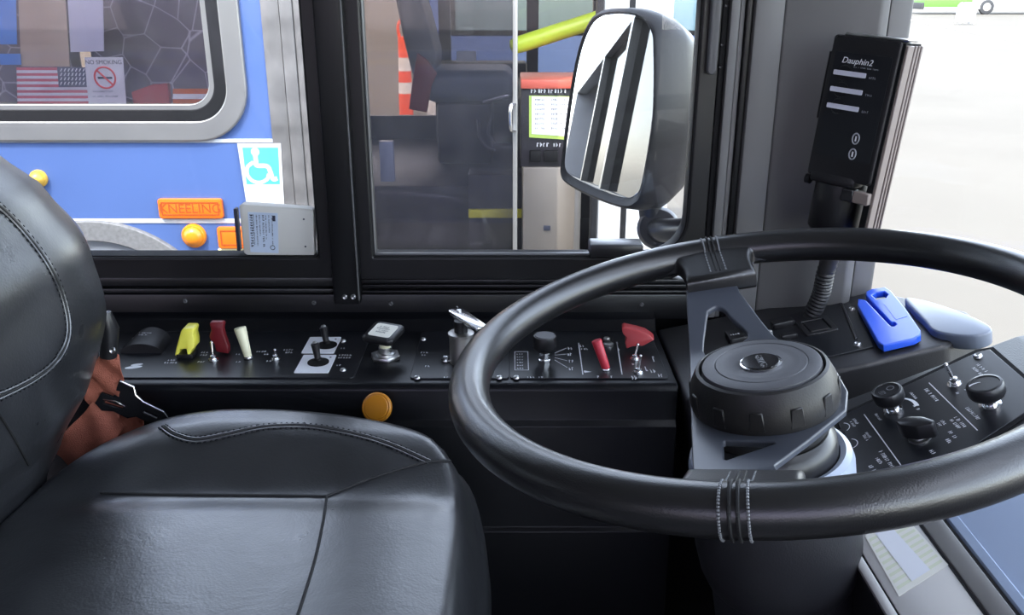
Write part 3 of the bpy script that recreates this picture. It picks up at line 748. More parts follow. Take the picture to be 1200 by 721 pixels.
def stitch_band(phi, span0, span1, m):
    """seam across the leather: two rows of stitches and the butted edge, wrapping the rim"""
    for dp, kind in ((-.0075, 's'), (-.0022, 'g'), (.0022, 'g'), (.0075, 's')):
        bm = new(); prev = None; t = phi + dp / WR; n = 34
        for k in range(n):
            u0 = span0 + (span1 - span0) * k / n; u1 = u0 + (span1 - span0) / n * (.62 if kind == 's' else 1.0)
            P = []
            for u in (u0, (u0 + u1) / 2, u1):
                rr = WR + (WT + .0004) * math.cos(u); P.append((rr * math.cos(t), rr * math.sin(t), (WT + .0004) * math.sin(u)))
            tube(bm, P, .0009 if kind == 's' else .0012, 6)
        obj('stitching', bm, m if kind == 's' else 'seam', rim, MW)
PH1, PH2 = math.radians(87.4), math.radians(252.4)
def pad(phi, name, x0, x1, flip):
    """leather-covered socket where a spoke meets the rim (radial local y pointing outwards)"""
    Mp = MW @ Matrix.Rotation(phi - PI / 2, 4, 'Z')
    arcp = [Vector((.226 * math.sin(a_), .226 * math.cos(a_), 0)) for a_ in [(x1 + .024) / .226 - (x1 - x0 + .048) / .226 * k / 12 for k in range(13)]]
    pts = smooth_path([(x0 - .024, arcp[-1].y - .002, 0), (x0 - .008, .217, 0), (x0 - .001, .204, 0), (x0, .183, 0)], 5) + smooth_path([(x1, .183, 0), (x1 + .001, .204, 0), (x1 + .008, .217, 0), (x1 + .024, arcp[0].y - .002, 0)], 5) + arcp[1:-1]
    me = sheet([[(p.x, p.y) for p in pts]], .0045, .0055, 4)
    for v in me.vertices: v.co.z += -.002 - .34 * max(0, .222 - math.hypot(v.co.x, v.co.y))
    o = obj(name, me, 'rim_leather', sw, Mp, 60)
    for dx, kind in ((-.0075, 's'), (-.002, 'g'), (.002, 'g'), (.0075, 's')):
        bm = new()
        for k in range(10):
            ya = .186 + k * .0042; yb = ya + (.0027 if kind == 's' else .0042)
            tube(bm, [(dx, y_, .0083 - .34 * max(0, .222 - y_)) for y_ in (ya, yb)], .0009 if kind == 's' else .0011, 6)
        obj('stitching', bm, 'thread_grey' if kind == 's' else 'seam', o, Mp)
pad(PH1, 'spoke_pad', -.027, .029, 1); pad(PH2, 'spoke_pad', -.030, .030, 1)
stitch_band(PH1, PI * .15, PI * .95, 'thread_grey'); stitch_band(PH2, -PI * .45, PI * .8, 'thread_grey')
def plate_z(y): return -.056 + .036 * sstep(.095, .190, abs(y))
MWi = MW.inverted()
def sl(px, py):
    k = -.04
    for _ in range(60):
        v = MWi @ onp(px, py, MW.col[2].xyz, MW @ Vector((0, 0, k))); k = .7 * k + .3 * plate_z(v.y)
    return (v.x, v.y)
out = [sl(*q) for q in ((806, 338), (807, 370), (810, 430), (812, 500), (814, 548), (816, 572), (900, 574), (924, 566), (906, 549), (948, 518), (990, 484), (992, 462), (980, 440), (940, 416), (906, 397), (884, 370), (866, 346), (863, 338))]
hole1 = smooth_path([(*sl(*q), 0) for q in ((827, 374), (831, 365), (840, 361), (849, 364), (857, 373), (878, 399), (826, 420))], 4, True)
hole2 = [sl(*q) for q in ((846, 521), (850, 519), (908, 521), (911, 524), (852, 544), (847, 543))]
me = sheet([out, [(p.x, p.y) for p in hole1], hole2], .0016, .0012, 2)
bm = new(); bm.from_mesh(me)
for k in range(-20, 21):
    bmesh.ops.bisect_plane(bm, geom=bm.verts[:] + bm.edges[:] + bm.faces[:], dist=1e-6, plane_co=(0, k * .01 + .0013, 0), plane_no=(0, 1, 0))
bm.to_mesh(me); bm.free()
for v in me.vertices: v.co.z += plate_z(v.co.y)
obj('spoke_plate', me, 'spoke_metal', sw, MW, 35, label='dark blue-grey metal spoke plate')
hub = obj('hub', lathe(new(), [(0, -.080), (.046, -.080), (.0500, -.074), (.0570, -.060), (.0585, -.046), (.0565, -.033), (.0515, -.0225), (.0490, -.0215), (.0480, -.0235), (.0470, -.026), (0, -.026)], 72, MW), 'hub_plastic', sw, smooth=35)
for k in range(12):
    t = 2 * PI * (k + .35) / 12; Mn = MW @ Matrix.Rotation(t, 4, 'Z')
    obj('grip_notch', pr([(-.0062, -.0505), (.0062, -.0505), (.0046, -.0340), (-.0046, -.0340)], -.001, .0012, Mn @ frame((.0572, 0, 0), (0, 1, 0), (0, 0, 1)), .0008, 1), 'hub_plastic', hub)
horn = obj('horn_pad', lathe(new(), [(0, -.030), (.0462, -.030), (.0468, -.024), (.0460, -.0205), (.0440, -.0198), (.0365, -.0192), (.0358, -.0200), (.0350, -.0192), (.0300, -.0188), (.0290, -.0186), (.0220, -.0192), (.0165, -.0205), (0, -.0205)], 72, MW), 'horn_pad', sw, smooth=25, label='dark grey round horn pad with circular groove')
badge = obj('badge', lathe(new(), [(0, -.022), (.0150, -.022), (.0150, -.0190), (.0140, -.0182), (0, -.0180)], 48, MW), 'badge', horn, smooth=30)
obj('badge_ring', lathe(new(), [(.0150, -.0205), (.0163, -.0203), (.0163, -.0189), (.0150, -.0185), (.0150, -.0205)], 48, MW), 'chrome', badge)
obj('badge_lettering', text('GILLIG', .0072, .0002), 'chrome', badge, MW @ T3(Vector((0, 0, -.0177))) @ Matrix.Rotation(-PI / 2, 4, 'Z'), 0)
# ================================================================== STEERING COLUMN
colm = thing('steering_column', MW @ Vector((0, 0, -.66)), 'dark round steering column under the steering wheel', 'steering column')
obj('upper_sleeve', lathe(new(), [(0, -.080), (.048, -.080), (.0535, -.086), (.0545, -.095), (.0545, -.135), (0, -.135)], 64, MW), 'black_satin', colm)
obj('collar', lathe(new(), [(.0555, -.100), (.0600, -.098), (.0645, -.101), (.0665, -.108), (.0665, -.135), (.0555, -.135), (.0555, -.100)], 64, MW), 'collar_grey', colm, label='pale grey column collar')
obj('lower_sleeve', lathe(new(), [(0, -.130), (.0675, -.130), (.0685, -.135), (.0690, -.185), (.0672, -.205), (.0630, -.219), (.0600, -.224), (0, -.224)], 64, MW), 'dash_black', colm, smooth=30)
obj('shaft_cover', lathe(new(), [(0, -.22), (.0596, -.22), (.0596, -.66), (0, -.66)], 64, MW), 'dash_black', colm)
# ================================================================== DASHBOARD
SL = math.atan(.437)
E1 = Vector((math.cos(SL), 0, math.sin(SL))); EN = Vector((-math.sin(SL), 0, math.cos(SL)))
DO = Vector((.423, .82, 1.6165))
MD = frame(DO, E1, (0, 1, 0))                                # local x up the slope, y across the bus, z out of the panel
MDi = MD.inverted()
def dp(px, py, lift=0): v = MDi @ onp(px, py, EN, DO + EN * lift); return (v.x, v.y)
def dP(px, py, lift=0): return onp(px, py, EN, DO + EN * lift)
dash = thing('dashboard', (.44, .7, 1.05), 'black dashboard wrapping around the steering column below the windshield', 'dashboard')
MZX = frame((0, 0, 0), (1, 0, 0), (0, 0, 1))                 # local x,y -> X,Z ; local z -> -Y
def zl(x): return 1.6165 + .437 * (x - .423)
obj('lower_body', pr([(.281, zl(.281) - .004), (.285, zl(.285) - .0015), (.520, zl(.520) - .0015), (.545, zl(.53)), (.56, 1.60), (.56, 1.05), (.40, 1.05), (.30, 1.42)], -.850, -.20, MZX, .002, 2), 'dash_black', dash, smooth=30)
# knob panel
pan = [dp(*q) for q in ((986, 489), (1146, 414), (1160, 411), (1226, 468), (1060, 575), (1010, 575), (984, 497))]
kp = obj('knob_panel', sheet([pan], .0006, .0006, 1), 'panel_black', dash, MD)
obj('panel_gap', sheet([[(x * 1.0, y) for x, y in [dp(*q) for q in ((980, 488), (1144, 410), (1164, 407), (1234, 468), (1060, 583), (1004, 579), (978, 497))]]], .0003, 0), 'dark_void', dash, MD)
screw(kp, dP(1146, 418, .0012), EN, 1.1)
def dknob(px, py, tx, ty, r, label, cap=True):
    b_ = dP(px, py, .001); h = .024
    tp = b_ + EN * h
    k = obj('control_knob', lathe(new(), [(0, .010), (r * .62, .010), (r * .9, .0125), (r, .016), (r, .023), (r * .93, .0255), (r * .80, .026), (r * .78, .0252), (0, .0252)], 40, aim(b_, EN, (0, 1, 0))), 'black_satin', kp, label=label)
    obj('knob_bushing', lathe(new(), [(0, 0), (r * .62, 0), (r * .62, .003), (r * .42, .0032), (r * .42, .008), (r * .55, .0082), (r * .55, .0112), (0, .0112)], 10, aim(b_, EN, (0, 1, 0))), 'chrome', k)
    return k, aim(b_ + EN * .0255, EN, (0, 1, 0))
k1, M1 = dknob(1047, 482, 0, 0, .0150, 'black round pull knob with lamp symbols')
k2, M2 = dknob(1161, 476, 0, 0, .0165, 'black round pull knob with wiper symbol')
bm = new(); Mk1 = MD.copy(); Mk1.translation = M1.translation
for yy in (-.0055, -.003, -.0005): strokes(bm, Mk1, -.008, yy, .006, .0016)
for a in range(14):
    t0, t1 = 2 * PI * a / 14, 2 * PI * (a + 1) / 14
    quad(bm, [Mk1 @ Vector((.004 + r_ * math.cos(t), .001 + r_ * math.sin(t), 0)) for r_, t in ((.0030, t0), (.0038, t0), (.0038, t1), (.0030, t1))])
print_on(bm, 'knob_print', k1, 'grey_print')
bm = new(); Mk2 = MD.copy(); Mk2.translation = M2.translation
for a in range(8):
    t0, t1 = 1.0 + a * .15, 1.0 + (a + 1) * .15; w0, w1 = .0006 + a * .0002, .0008 + a * .0002
    quad(bm, [Mk2 @ Vector((-.007 + .012 * math.cos(t) - .001, -.006 + .012 * math.sin(t), 0)) for t in (t0, t1)] + [Mk2 @ Vector((-.007 + (.012 - w1) * math.cos(t) - .001, -.006 + (.012 - w1) * math.sin(t), 0)) for t in (t1, t0)])
print_on(bm, 'knob_print', k2, 'white_print')
# pointer knob
b_ = dP(1078, 514, .001)
pk = obj('pointer_knob', pr([(-.0185, 0), (-.010, .0075), (.004, .0085), (.0175, .003), (.0175, -.003), (.004, -.0085), (-.010, -.0075)], .004, .020, frame(b_, E1 * .75 + Vector((0, -.66, 0)), Vector((0, 1, 0)), EN), .002, 2), 'black_satin', kp, label='black pointer knob')
obj('knob_bushing', lathe(new(), [(0, 0), (.0105, 0), (.0105, .002), (.007, .0025), (.007, .005), (0, .005)], 10, aim(b_, EN, (0, 1, 0))), 'satin_steel', pk)
bat_toggle(dP(1119, 450, .001), EN + Vector((-.25, .12, .1)), .017, 1.0, EN, kp)
# print on the knob panel
bm = new(); Mp = MD @ T3(Vector((0, 0, .0014)))
def dline(a, b, w_=.0005):
    (x0, y0), (x1, y1) = dp(*a), dp(*b); d = Vector((x1 - x0, y1 - y0)).normalized(); s = Vector((-d.y, d.x)) * w_
    quad(bm, [Mp @ Vector((x, y, 0)) for x, y in ((x0 - s.x, y0 - s.y), (x1 - s.x, y1 - s.y), (x1 + s.x, y1 + s.y), (x0 + s.x, y0 + s.y))])
dline((1013, 487), (1060, 552)); dline((1089, 450), (1146, 506))
def drow(px, py, L, h=.0034, ang=-PI / 2): x, y = dp(px, py); strokes(bm, Mp, x, y, L, h, ang, h * .62)
for px, py, L, h in ((1139, 433, .022, .0034), (1144, 429, .020, .0034), (1083, 458, .020, .004), (1092, 467, .012, .004), (1131, 480, .026, .0040), (1118, 491, .024, .0036), (1113, 494, .020, .0036), (1102, 495, .009, .0034), (1098, 498, .008, .0034), (1111, 508, .006, .004), (1116, 513, .006, .004), (1108, 517, .008, .004), (1089, 530, .008, .004), (1025, 487, .016, .0026), (1066, 462, .015, .0026), (1030, 531, .036, .0038), (1026, 539, .012, .0036), (996, 496, .012, .003), (999, 493, .012, .003), (1011, 512, .012, .003), (1014, 509, .012, .003), (1018, 548, .005, .004), (1022, 553, .006, .004), (1120, 462, .004, .003), (1130, 458, .005, .003), (1070, 477, .005, .003), (1074, 481, .005, .003)):
    drow(px, py, L, h)
def darc(c, r, t0, t1, w0, w1, n=10):
    x, y = dp(*c)
    for i in range(n):
        a, b2 = t0 + (t1 - t0) * i / n, t0 + (t1 - t0) * (i + 1) / n; wa, wb = w0 + (w1 - w0) * i / n, w0 + (w1 - w0) * (i + 1) / n
        quad(bm, [Mp @ Vector((x + r_ * math.cos(t), y + r_ * math.sin(t), 0)) for r_, t in ((r, a), (r + wa, a), (r + wb, b2), (r, b2))])
darc((1047, 482), .020, 1.1, -.35, .0004, .0045); darc((986, 503), .008, .9, -1.2, .0009, .0009); darc((995, 522), .008, .9, -1.4, .0009, .0009)
print_on(bm, 'panel_print', kp)
for q in ((985, 512), (990, 538)):
    obj('slide_knob', lathe(new(), [(0, 0), (.006, 0), (.006, .005), (0, .006)], 16, aim(dP(*q, .001), EN, (0, 1, 0))), 'black_satin', kp)
# silver strip with sticker, bezel and recessed tray with the sky reflection painted in
def slab(pix, z0, z1, name, m, bev=.0008, lift=0, label=None):
    return obj(name, pr([dp(*q) for q in pix], z0, z1, MD, bev, 2), m, dash, label=label)
def dY(Xl, Y): return (Xl, Y - DO.y)
lx = lambda X: (X - DO.x) / math.cos(SL)
obj('silver_strip', pr([dY(lx(.289), .44), dY(lx(.334), .44), dY(lx(.337), .682), dY(lx(.289), .682)], -.002, .0012, MD, .0008, 2), 'dash_silver', dash, label='pale metallic dashboard strip')
obj('edge_lip', pr([dY(lx(.2805), .40), dY(lx(.2875), .40), dY(lx(.2875), .69), dY(lx(.2805), .69)], -.006, .0025, MD, .002, 2), 'dash_silver', dash)
obj('bezel', pr([dY(lx(.3365), .40), dY(lx(.350), .40), dY(lx(.3535), .682), dY(lx(.3385), .682)], -.002, .004, MD, .0015, 2), 'bezel_grey', dash)
obj('bezel', pr([dY(lx(.352), .40), dY(lx(.52), .40), dY(lx(.52), .494), dY(lx(.3525), .494)], -.002, .004, MD, .0015, 2), 'bezel_grey', dash)
tray = obj('display_tray', pr([dY(lx(.3545), .497), dY(lx(.50), .497), dY(lx(.50), .668), dY(lx(.3565), .668)], -.003, .0005, MD, .0005, 1), 'dash_sky_tint', dash, label='dashboard tray with a painted pale blue sky reflection')
obj('tray_edge', pr([dY(lx(.3545), .50), dY(lx(.3625), .507), dY(lx(.3645), .668), dY(lx(.3565), .668)], .0005, .003, MD, .001, 1), 'dash_sky_tint', tray)
obj('tray_clip', pr(rrect(lx(.366), .487 - DO.y, lx(.378), .497 - DO.y, .002), 0, .006, MD, .001, 1), 'bezel_grey', tray)
stq = [dp(1014, 630), dp(1060, 606), dp(1112, 664), dp(1054, 701)]
stk = obj('sticker', sheet([stq], .00015), 'sticker_paper', dash, MD @ T3(Vector((0, 0, .0016))), label='pale printed paper sticker')
s0, s1, s2, s3 = [Vector((*q, 0)) for q in stq]
def sbil(u, v_): return (s0 * (1 - u) + s1 * u) * (1 - v_) + (s3 * (1 - u) + s2 * u) * v_
bm = new()
for k in range(9):
    v0 = .08 + k * .10
    quad(bm, [MD @ (sbil(u, v_) + Vector((0, 0, .0019))) for u, v_ in ((.04, v0), (.96, v0), (.96, v0 + .045), (.04, v0 + .045))])
print_on(bm, 'sticker_stripes', stk, 'sticker_green')
bm = new(); quad(bm, [MD @ (sbil(u, v_) + Vector((0, 0, .0021))) for u, v_ in ((.22, .02), (.60, .02), (.70, .93), (.32, .93))]); print_on(bm, 'sticker_note', stk, 'sticker_white')
bm = new(); quad(bm, [MD @ (sbil(u, v_) + Vector((0, 0, .0023))) for u, v_ in ((.16, .0), (.60, .0), (.60, .008), (.16, .02))]); quad(bm, [MD @ (sbil(u, v_) + Vector((0, 0, .0023))) for u, v_ in ((.10, .985), (1, .985), (1, 1.0), (.10, 1.0))])
quad(bm, [MD @ (sbil(u, v_) + Vector((0, 0, .0023))) for u, v_ in ((.985, .2), (1, .2), (1, .66), (.985, .62))])
print_on(bm, 'sticker_edge_shadow', stk, 'grey_print') if False else bm.free()
# --- raised wing of the dashboard beside the pillar
SW = math.atan(.22); WO = Vector((.333, 1.03, 1.574))
F1 = Vector((math.cos(SW), 0, math.sin(SW))); FN = Vector((-math.sin(SW), 0, math.cos(SW)))
MWg = frame(WO, F1, (0, 1, 0))
def wp(px, py, lift=0): v = MWg.inverted() @ onp(px, py, FN, WO + FN * lift); return (v.x, v.y)
def wP(px, py, lift=0): return onp(px, py, FN, WO + FN * lift)
wing = [(-.134, -.098), (.075, -.098), (.170, -.090), (.228, -.050), (.230, -.012), (.190, .060), (.165, .105), (.120, .125), (-.134, .125)]
obj('raised_wing', pr(wing, -.34, 0, MWg, .006, 3), 'dash_black', dash, smooth=40)
wpn = [wp(862, 385), wp(984, 357), wp(1004, 359), wp(1023, 408), wp(880, 440), wp(846, 447)]
sp_ = obj('switch_panel', sheet([wpn], .0006, .0006, 1), 'panel_black', dash, MWg @ T3(Vector((0, 0, .001))))
obj('panel_rib', pr([wp(985, 358), wp(988, 358), wp(1006, 399), wp(1002, 401)], .001, .004, MWg, .0008, 1), 'black_satin', sp_)
for q in ((998, 363), (1005, 404)): screw(sp_, wP(*q, .0022), FN, 1.1)
def rocker(cx, cy, w_, h_, nm='rocker_switch'):
    x, y = wp(cx, cy)
    f_ = obj(nm, sheet([rrect(x - w_, y - h_, x + w_, y + h_, .003), rrect(x - w_ + .005, y - h_ + .005, x + w_ - .005, y + h_ - .005, .002)], .0012, .0008), 'black_satin', sp_, MWg @ T3(Vector((0, 0, .003))))
    obj('rocker_button', pr(rrect(x - w_ + .0075, y - h_ + .0075, x + w_ - .0075, y + h_ - .0075, .0015), .001, .0045, MWg, .0008, 1), 'black_plastic', f_)
rocker(957, 385, .0195, .0235)
x, y = wp(918, 384)
obj('indicator_block', pr(rrect(x - .014, y - .006, x + .014, y + .006, .002), .001, .010, MWg, .0015, 2), 'black_satin', sp_)
x, y = wp(925, 398)
obj('indicator_block', pr(rrect(x - .010, y - .004, x + .010, y + .004, .0015), .001, .008, MWg, .001, 2), 'black_satin', sp_)
x, y = wp(868, 400)
rb = obj('rocker_block', pr(rrect(x - .016, y - .015, x + .016, y + .015, .002), .001, .012, MWg, .0015, 2), 'black_satin', sp_)
bm = new(); strokes(bm, MWg @ T3(Vector((x - .012, y - .004, .0123))), 0, 0, .012, .004); print_on(bm, 'block_print', rb)
obj('small_post', lathe(new(), [(0, 0), (.0035, 0), (.0035, .006), (.002, .0075), (0, .0075)], 14, MWg @ T3(Vector((*wp(903, 394), .001)))), 'satin_steel', sp_)
# smooth lid at the front end of the wing, sky reflection in its colour
lid = smooth_path([(*wp(1060, 352, .006), 0), (*wp(1088, 355, .006), 0), (*wp(1135, 371, .006), 0), (*wp(1163, 387, .006), 0), (*wp(1140, 396, .006), 0), (*wp(1098, 391, .006), 0), (*wp(1083, 378, .006), 0)], 5, True)
obj('end_lid', pr([(p.x, p.y) for p in lid], -.01, .009, MWg, .003, 3), 'lid_sky_tint', dash, label='smooth end lid of the dashboard with painted sky reflection')
# ================================================================== BLUE SEAT-BELT CUTTER
ct = thing('belt_cutter', wP(1042, 380, .001), 'blue plastic strap cutter with slot and loop on the dashboard', 'strap cutter')
cz = .012
o1 = [wp(*q, cz) for q in ((1036, 404), (1030, 400), (1006, 357), (1007, 351), (1013, 352), (1020, 359), (1041, 381), (1044, 383), (1049, 383), (1052, 380), (1049, 377), (1045, 377), (1027, 358), (1016, 346), (1016, 342), (1022, 339), (1037, 337), (1043, 341), (1060, 362), (1077, 387), (1077, 392), (1070, 396))]
h1 = [wp(*q, cz) for q in ((1020, 346), (1026, 342), (1037, 341), (1042, 345), (1039, 350), (1027, 352))]
obj('body', sheet([o1, h1], .0030, .0016, 2), 'cutter_blue', ct, MWg @ T3(Vector((0, 0, .0075))), 40)
bm = new()
for i in range(3): quad(bm, [MWg @ Vector((*wp(*q, cz), .0122)) for q in ((1040 + i * 3, 352 + i * 5), (1048 + i * 3, 350 + i * 5), (1050 + i * 3, 353 + i * 5), (1042 + i * 3, 355 + i * 5))])
obj('moulded_rib', bm, 'cutter_blue', ct, smooth=0)
obj('tape_strip', pr([wp(*q, cz) for q in ((1036, 357), (1050, 353), (1063, 371), (1050, 375))], -.0004, .0001, MWg @ T3(Vector((0, 0, .0124)))), 'cutter_blue', ct)
# ================================================================== BOX ON THE PILLAR
dv = thing('driver_monitor_box', onY(965, 270, 1.06), 'black box with three pale label strips on the windshield pillar', 'control box')
DY = 1.075; TLp = onY(978, 40, DY)
fx = Vector((.70, -.71, -.06)).normalized()
fz = (onY(978, 40, DY) - onY(946, 200, DY)).normalized()
MB_ = frame(TLp, fx, fz)                                    # local x across the face, y up, z out of the face
Wd, Hd = .080, .163
obj('case', pr(rrect(0, -Hd, Wd, 0, .004), -.030, 0, MB_, .002, 2), 'black_plastic', dv)
obj('face_label', pr(rrect(.006, -Hd + .025, Wd - .006, -.018, .003), 0, .0006, MB_), 'panel_black', dv)
MBf = MB_ @ T3(Vector((0, 0, .0009)))
obj('face_lettering', text('Dauphin2', .0095, .0001, 'CENTER', .25), 'white_print', dv, MBf @ T3(Vector((.034, -.027, 0))), 0)
bm = new()
for k in range(3): strokes(bm, MBf, .052, -.044 - k * .019, .010, .0028)
strokes(bm, MBf, .030, -.034, .032, .0018); print_on(bm, 'face_print', dv, 'grey_print')
for k in range(3):
    obj('label_strip', pr(rrect(.009, -.044 - k * .019, .048, -.0385 - k * .019, .001), 0, .0014, MBf), 'lilac_paper', dv)
    obj('finger_ring', tube(new(), [MBf @ Vector((.022 + .0085 * math.cos(t * PI / 12), -.041 - k * .019 + .0085 * math.sin(t * PI / 12), .0004)) for t in range(24)], .0006, 5, True), 'black_satin', dv)
for k in range(2):
    obj('push_button', tube(new(), [MBf @ Vector((.052 + .004 * math.cos(t * PI / 10), -.112 - k * .018 + .006 * math.sin(t * PI / 10), .0006)) for t in range(20)], .0009, 6, True), 'grey_print', dv)
    obj('button_mark', pr(rrect(.0512, -.115 - k * .018, .0528, -.109 - k * .018, .0005), 0, .0008, MBf), 'white_print', dv)
# ribbed alloy side rail of the box
for i, (x0, x1) in enumerate(((0, .016), (.0200, .0250), (.0290, .0330), (.0375, .0410))):
    obj('side_rail', bx((Wd + .0005, -.236, -.006 - x1), (Wd + .006, -.004, -.006 - x0), .0008, 1, MB_), 'light_alloy', dv)
obj('rail_core', bx((Wd - .004, -.236, -.046), (Wd + .003, -.002, -.004), 0, 1, MB_), 'dark_void', dv)
obj('top_plate', bx((.012, 0, -.028), (Wd + .006, .003, -.002), .001, 1, MB_), 'satin_steel', dv)
obj('cradle', lathe(new(), [(0, 0), (.028, 0), (.031, .004), (.031, .066), (.029, .070), (0, .070)], 32, MB_ @ T3(Vector((.032, -Hd - .068, -.034))) @ Matrix.Rotation(-PI / 2, 4, 'X')), 'black_plastic', dv)
obj('cradle_lip', bx((.004, -Hd - .008, -.030), (.062, -Hd + .006, .001), .004, 2, MB_), 'black_plastic', dv)
obj('side_knob', lathe(new(), [(0, 0), (.006, 0), (.006, .006), (0, .007)], 16, MB_ @ T3(Vector((.002, -Hd - .008, -.010))) @ Matrix.Rotation(-PI / 2, 4, 'Y')), 'black_plastic', dv)
obj('clamp_block', bx((.050, -Hd - .022, -.012), (.064, -Hd - .008, .004), .001, 1, MB_), 'black_satin', dv)
obj('clamp_block', bx((.064, -Hd - .022, -.010), (Wd + .003, -Hd - .008, .004), .001, 1, MB_), 'light_alloy', dv)
obj('mount_plate', bx((-.016, -.10, -.034), (.002, -.02, -.028), .001, 1, MB_), 'black_satin', dv)
# corrugated hose from the box down into the dashboard
hs = smooth_path([MB_ @ Vector((.040, -.236, -.034)), onY(968, 318, 1.078), onY(962, 345, 1.085), onY(950, 372, 1.095)], 14)
bm = new(); tube(bm, hs, [.0105 + .0012 * (i % 2) for i in range(len(hs))], 16)
meta(obj('corrugated_hose', bm, 'hose', None), 'black corrugated hose running from the pillar box into the dashboard', 'hose')
# ================================================================== PALE CASE ON THE WINDOW LEDGE
cs = thing('plastic_case', onY(327, 302, 1.185), 'light grey plastic case with printed label leaning on the side window', 'case')
CY = 1.178; O = onY(327, 272, CY); Mc = MXZ(CY); Mc.translation = O; Mc = Mc @ Matrix.Rotation(math.radians(-1.0), 4, 'Z')
def cpx(lst): return [((v := onY(a, b, CY) - O).x, v.z) for a, b in lst]
obj('shell', pr(cpx([(279, 242), (284, 240), (362, 244), (367, 246), (369, 299), (366, 302), (290, 300), (286, 298)]), -.018, 0, Mc, .0025, 2), 'case_grey', cs)
obj('back_strip', bx((-.062, -.030, -.017), (-.0575, .030, -.006), .001, 1, Mc), 'ink', cs)
obj('end_foot', pr(cpx([(369, 247), (371, 247), (376, 294), (371, 296)]), -.015, -.006, Mc, .0008, 1), 'ink', cs)
obj('base_foot', pr(cpx([(345, 300), (379, 299), (379, 304), (345, 304)]), -.018, -.004, Mc, .001, 1), 'case_grey', cs)
lbq = cpx([(290, 249), (325, 250), (327, 297), (294, 296)])
lb = obj('case_label', pr(lbq, 0, .0003, Mc), 'case_label', cs, label='pale blue printed label')
a0, a1, a2, a3 = [Vector((*q, .0006)) for q in lbq]
bm = new()
for k, (n_, hh) in enumerate(((.95, .0040), (.85, .0016), (.9, .0016), (.6, .0016), (.9, .0024), (.7, .0016), (.5, .0016), (.85, .0016))):
    u = .05 + k * .105; P = a0 * (1 - u) + a1 * u; Q = a3 * (1 - u) + a2 * u; d = (Q - P)
    strokes(bm, Mc @ frame(P, d, Vector((d.y, -d.x, 0)), (0, 0, 1)), d.length * .06, 0, d.length * n_ * .9, hh * 1.2)
obj('label_print', bm, 'ink', lb, smooth=0)
obj('label_mark', sheet([[(p.x, p.y) for p in [a0.lerp(a1, .82).lerp(a3.lerp(a2, .82), v_) for v_ in (.06, .2)] + [a0.lerp(a1, .92).lerp(a3.lerp(a2, .92), v_) for v_ in (.2, .06)]]], .0002), 'ink', lb, Mc @ T3(Vector((0, 0, .0006))))
c_ = a0.lerp(a1, .80).lerp(a3.lerp(a2, .80), .86); obj('round_mark', tube(new(), [Mc @ (c_ + Vector((.003 * math.cos(t * PI / 10), .003 * math.sin(t * PI / 10), 0))) for t in range(20)], .0005, 5, True), 'ink', lb)
for q in ((356, 257), (358, 289)): v_ = onY(*q, CY - .0004); obj('case_hole', lathe(new(), [(0, 0), (.0013, 0), (.0013, .0005), (0, .0005)], 12, aim(v_, (0, -1, 0))), 'ink', cs)
# ================================================================== OUTSIDE MIRROR
mi = thing('side_mirror', onY(742, 260, 1.6), 'black outside mirror beyond the sliding side window', 'mirror')
mn = Vector((-.715, -.690, .128)).normalized(); mc = onY(716, 126, 1.56)
mx_ = Vector((0, 0, 1)).cross(mn).normalized(); MM = frame(mc, mx_, mn.cross(mx_), mn)
def mpx(lst, k=0): return [((v := MM.inverted() @ onp(a, b, mn, mc + mn * k)).x, v.y) for a, b in lst]
gl = smooth_path([(*q, 0) for q in mpx([(707, 18), (746, 18), (763, 35), (766, 60), (766, 111), (763, 151), (752, 215), (744, 229), (731, 232), (700, 222), (672, 208), (662, 196), (664, 169), (675, 89), (688, 40)])], 4, True)
obj('mirror_glass', pr([(p.x, p.y) for p in gl], -.003, 0, MM, .0008, 1), 'mirror', mi)
cg = Vector((sum(p.x for p in gl) / len(gl), sum(p.y for p in gl) / len(gl), 0))
bm = new(); rs = []
for sc, z, dx in ((1.0, -.002, 0), (1.05, .004, 0), (1.085, .0, 0), (1.11, -.03, .004), (1.08, -.07, .010), (.95, -.11, .016), (.70, -.135, .02), (.3, -.145, .022)):
    rs.append([bm.verts.new(MM @ (cg + (p - cg) * sc + Vector((dx, -.006 * (sc > 1.02), z)))) for p in gl])
for a, b in zip(rs, rs[1:]):
    for k in range(len(gl)): bm.faces.new((a[k], a[(k + 1) % len(gl)], b[(k + 1) % len(gl)], b[k]))
bm.faces.new(rs[-1]); bm.faces.new(rs[0][::-1])
obj('housing', bm, 'mirror_shell', mi, smooth=60)
arm = smooth_path([MM @ (cg + Vector((.02, -.10, -.10))), onY(765, 262, 1.62), onY(790, 270, 1.55), Vector((.40, 1.42, 1.63)), Vector((.47, 1.30, 1.63))], 6)
obj('arm', tube(new(), arm, .022, 16), 'black_satin', mi)
obj('arm_knuckle', lathe(new(), [(0, -.03), (.034, -.03), (.040, -.02), (.040, .02), (.034, .03), (0, .03)], 32, aim(onY(772, 268, 1.62), (-.2, -1, .3))), 'black_satin', mi)
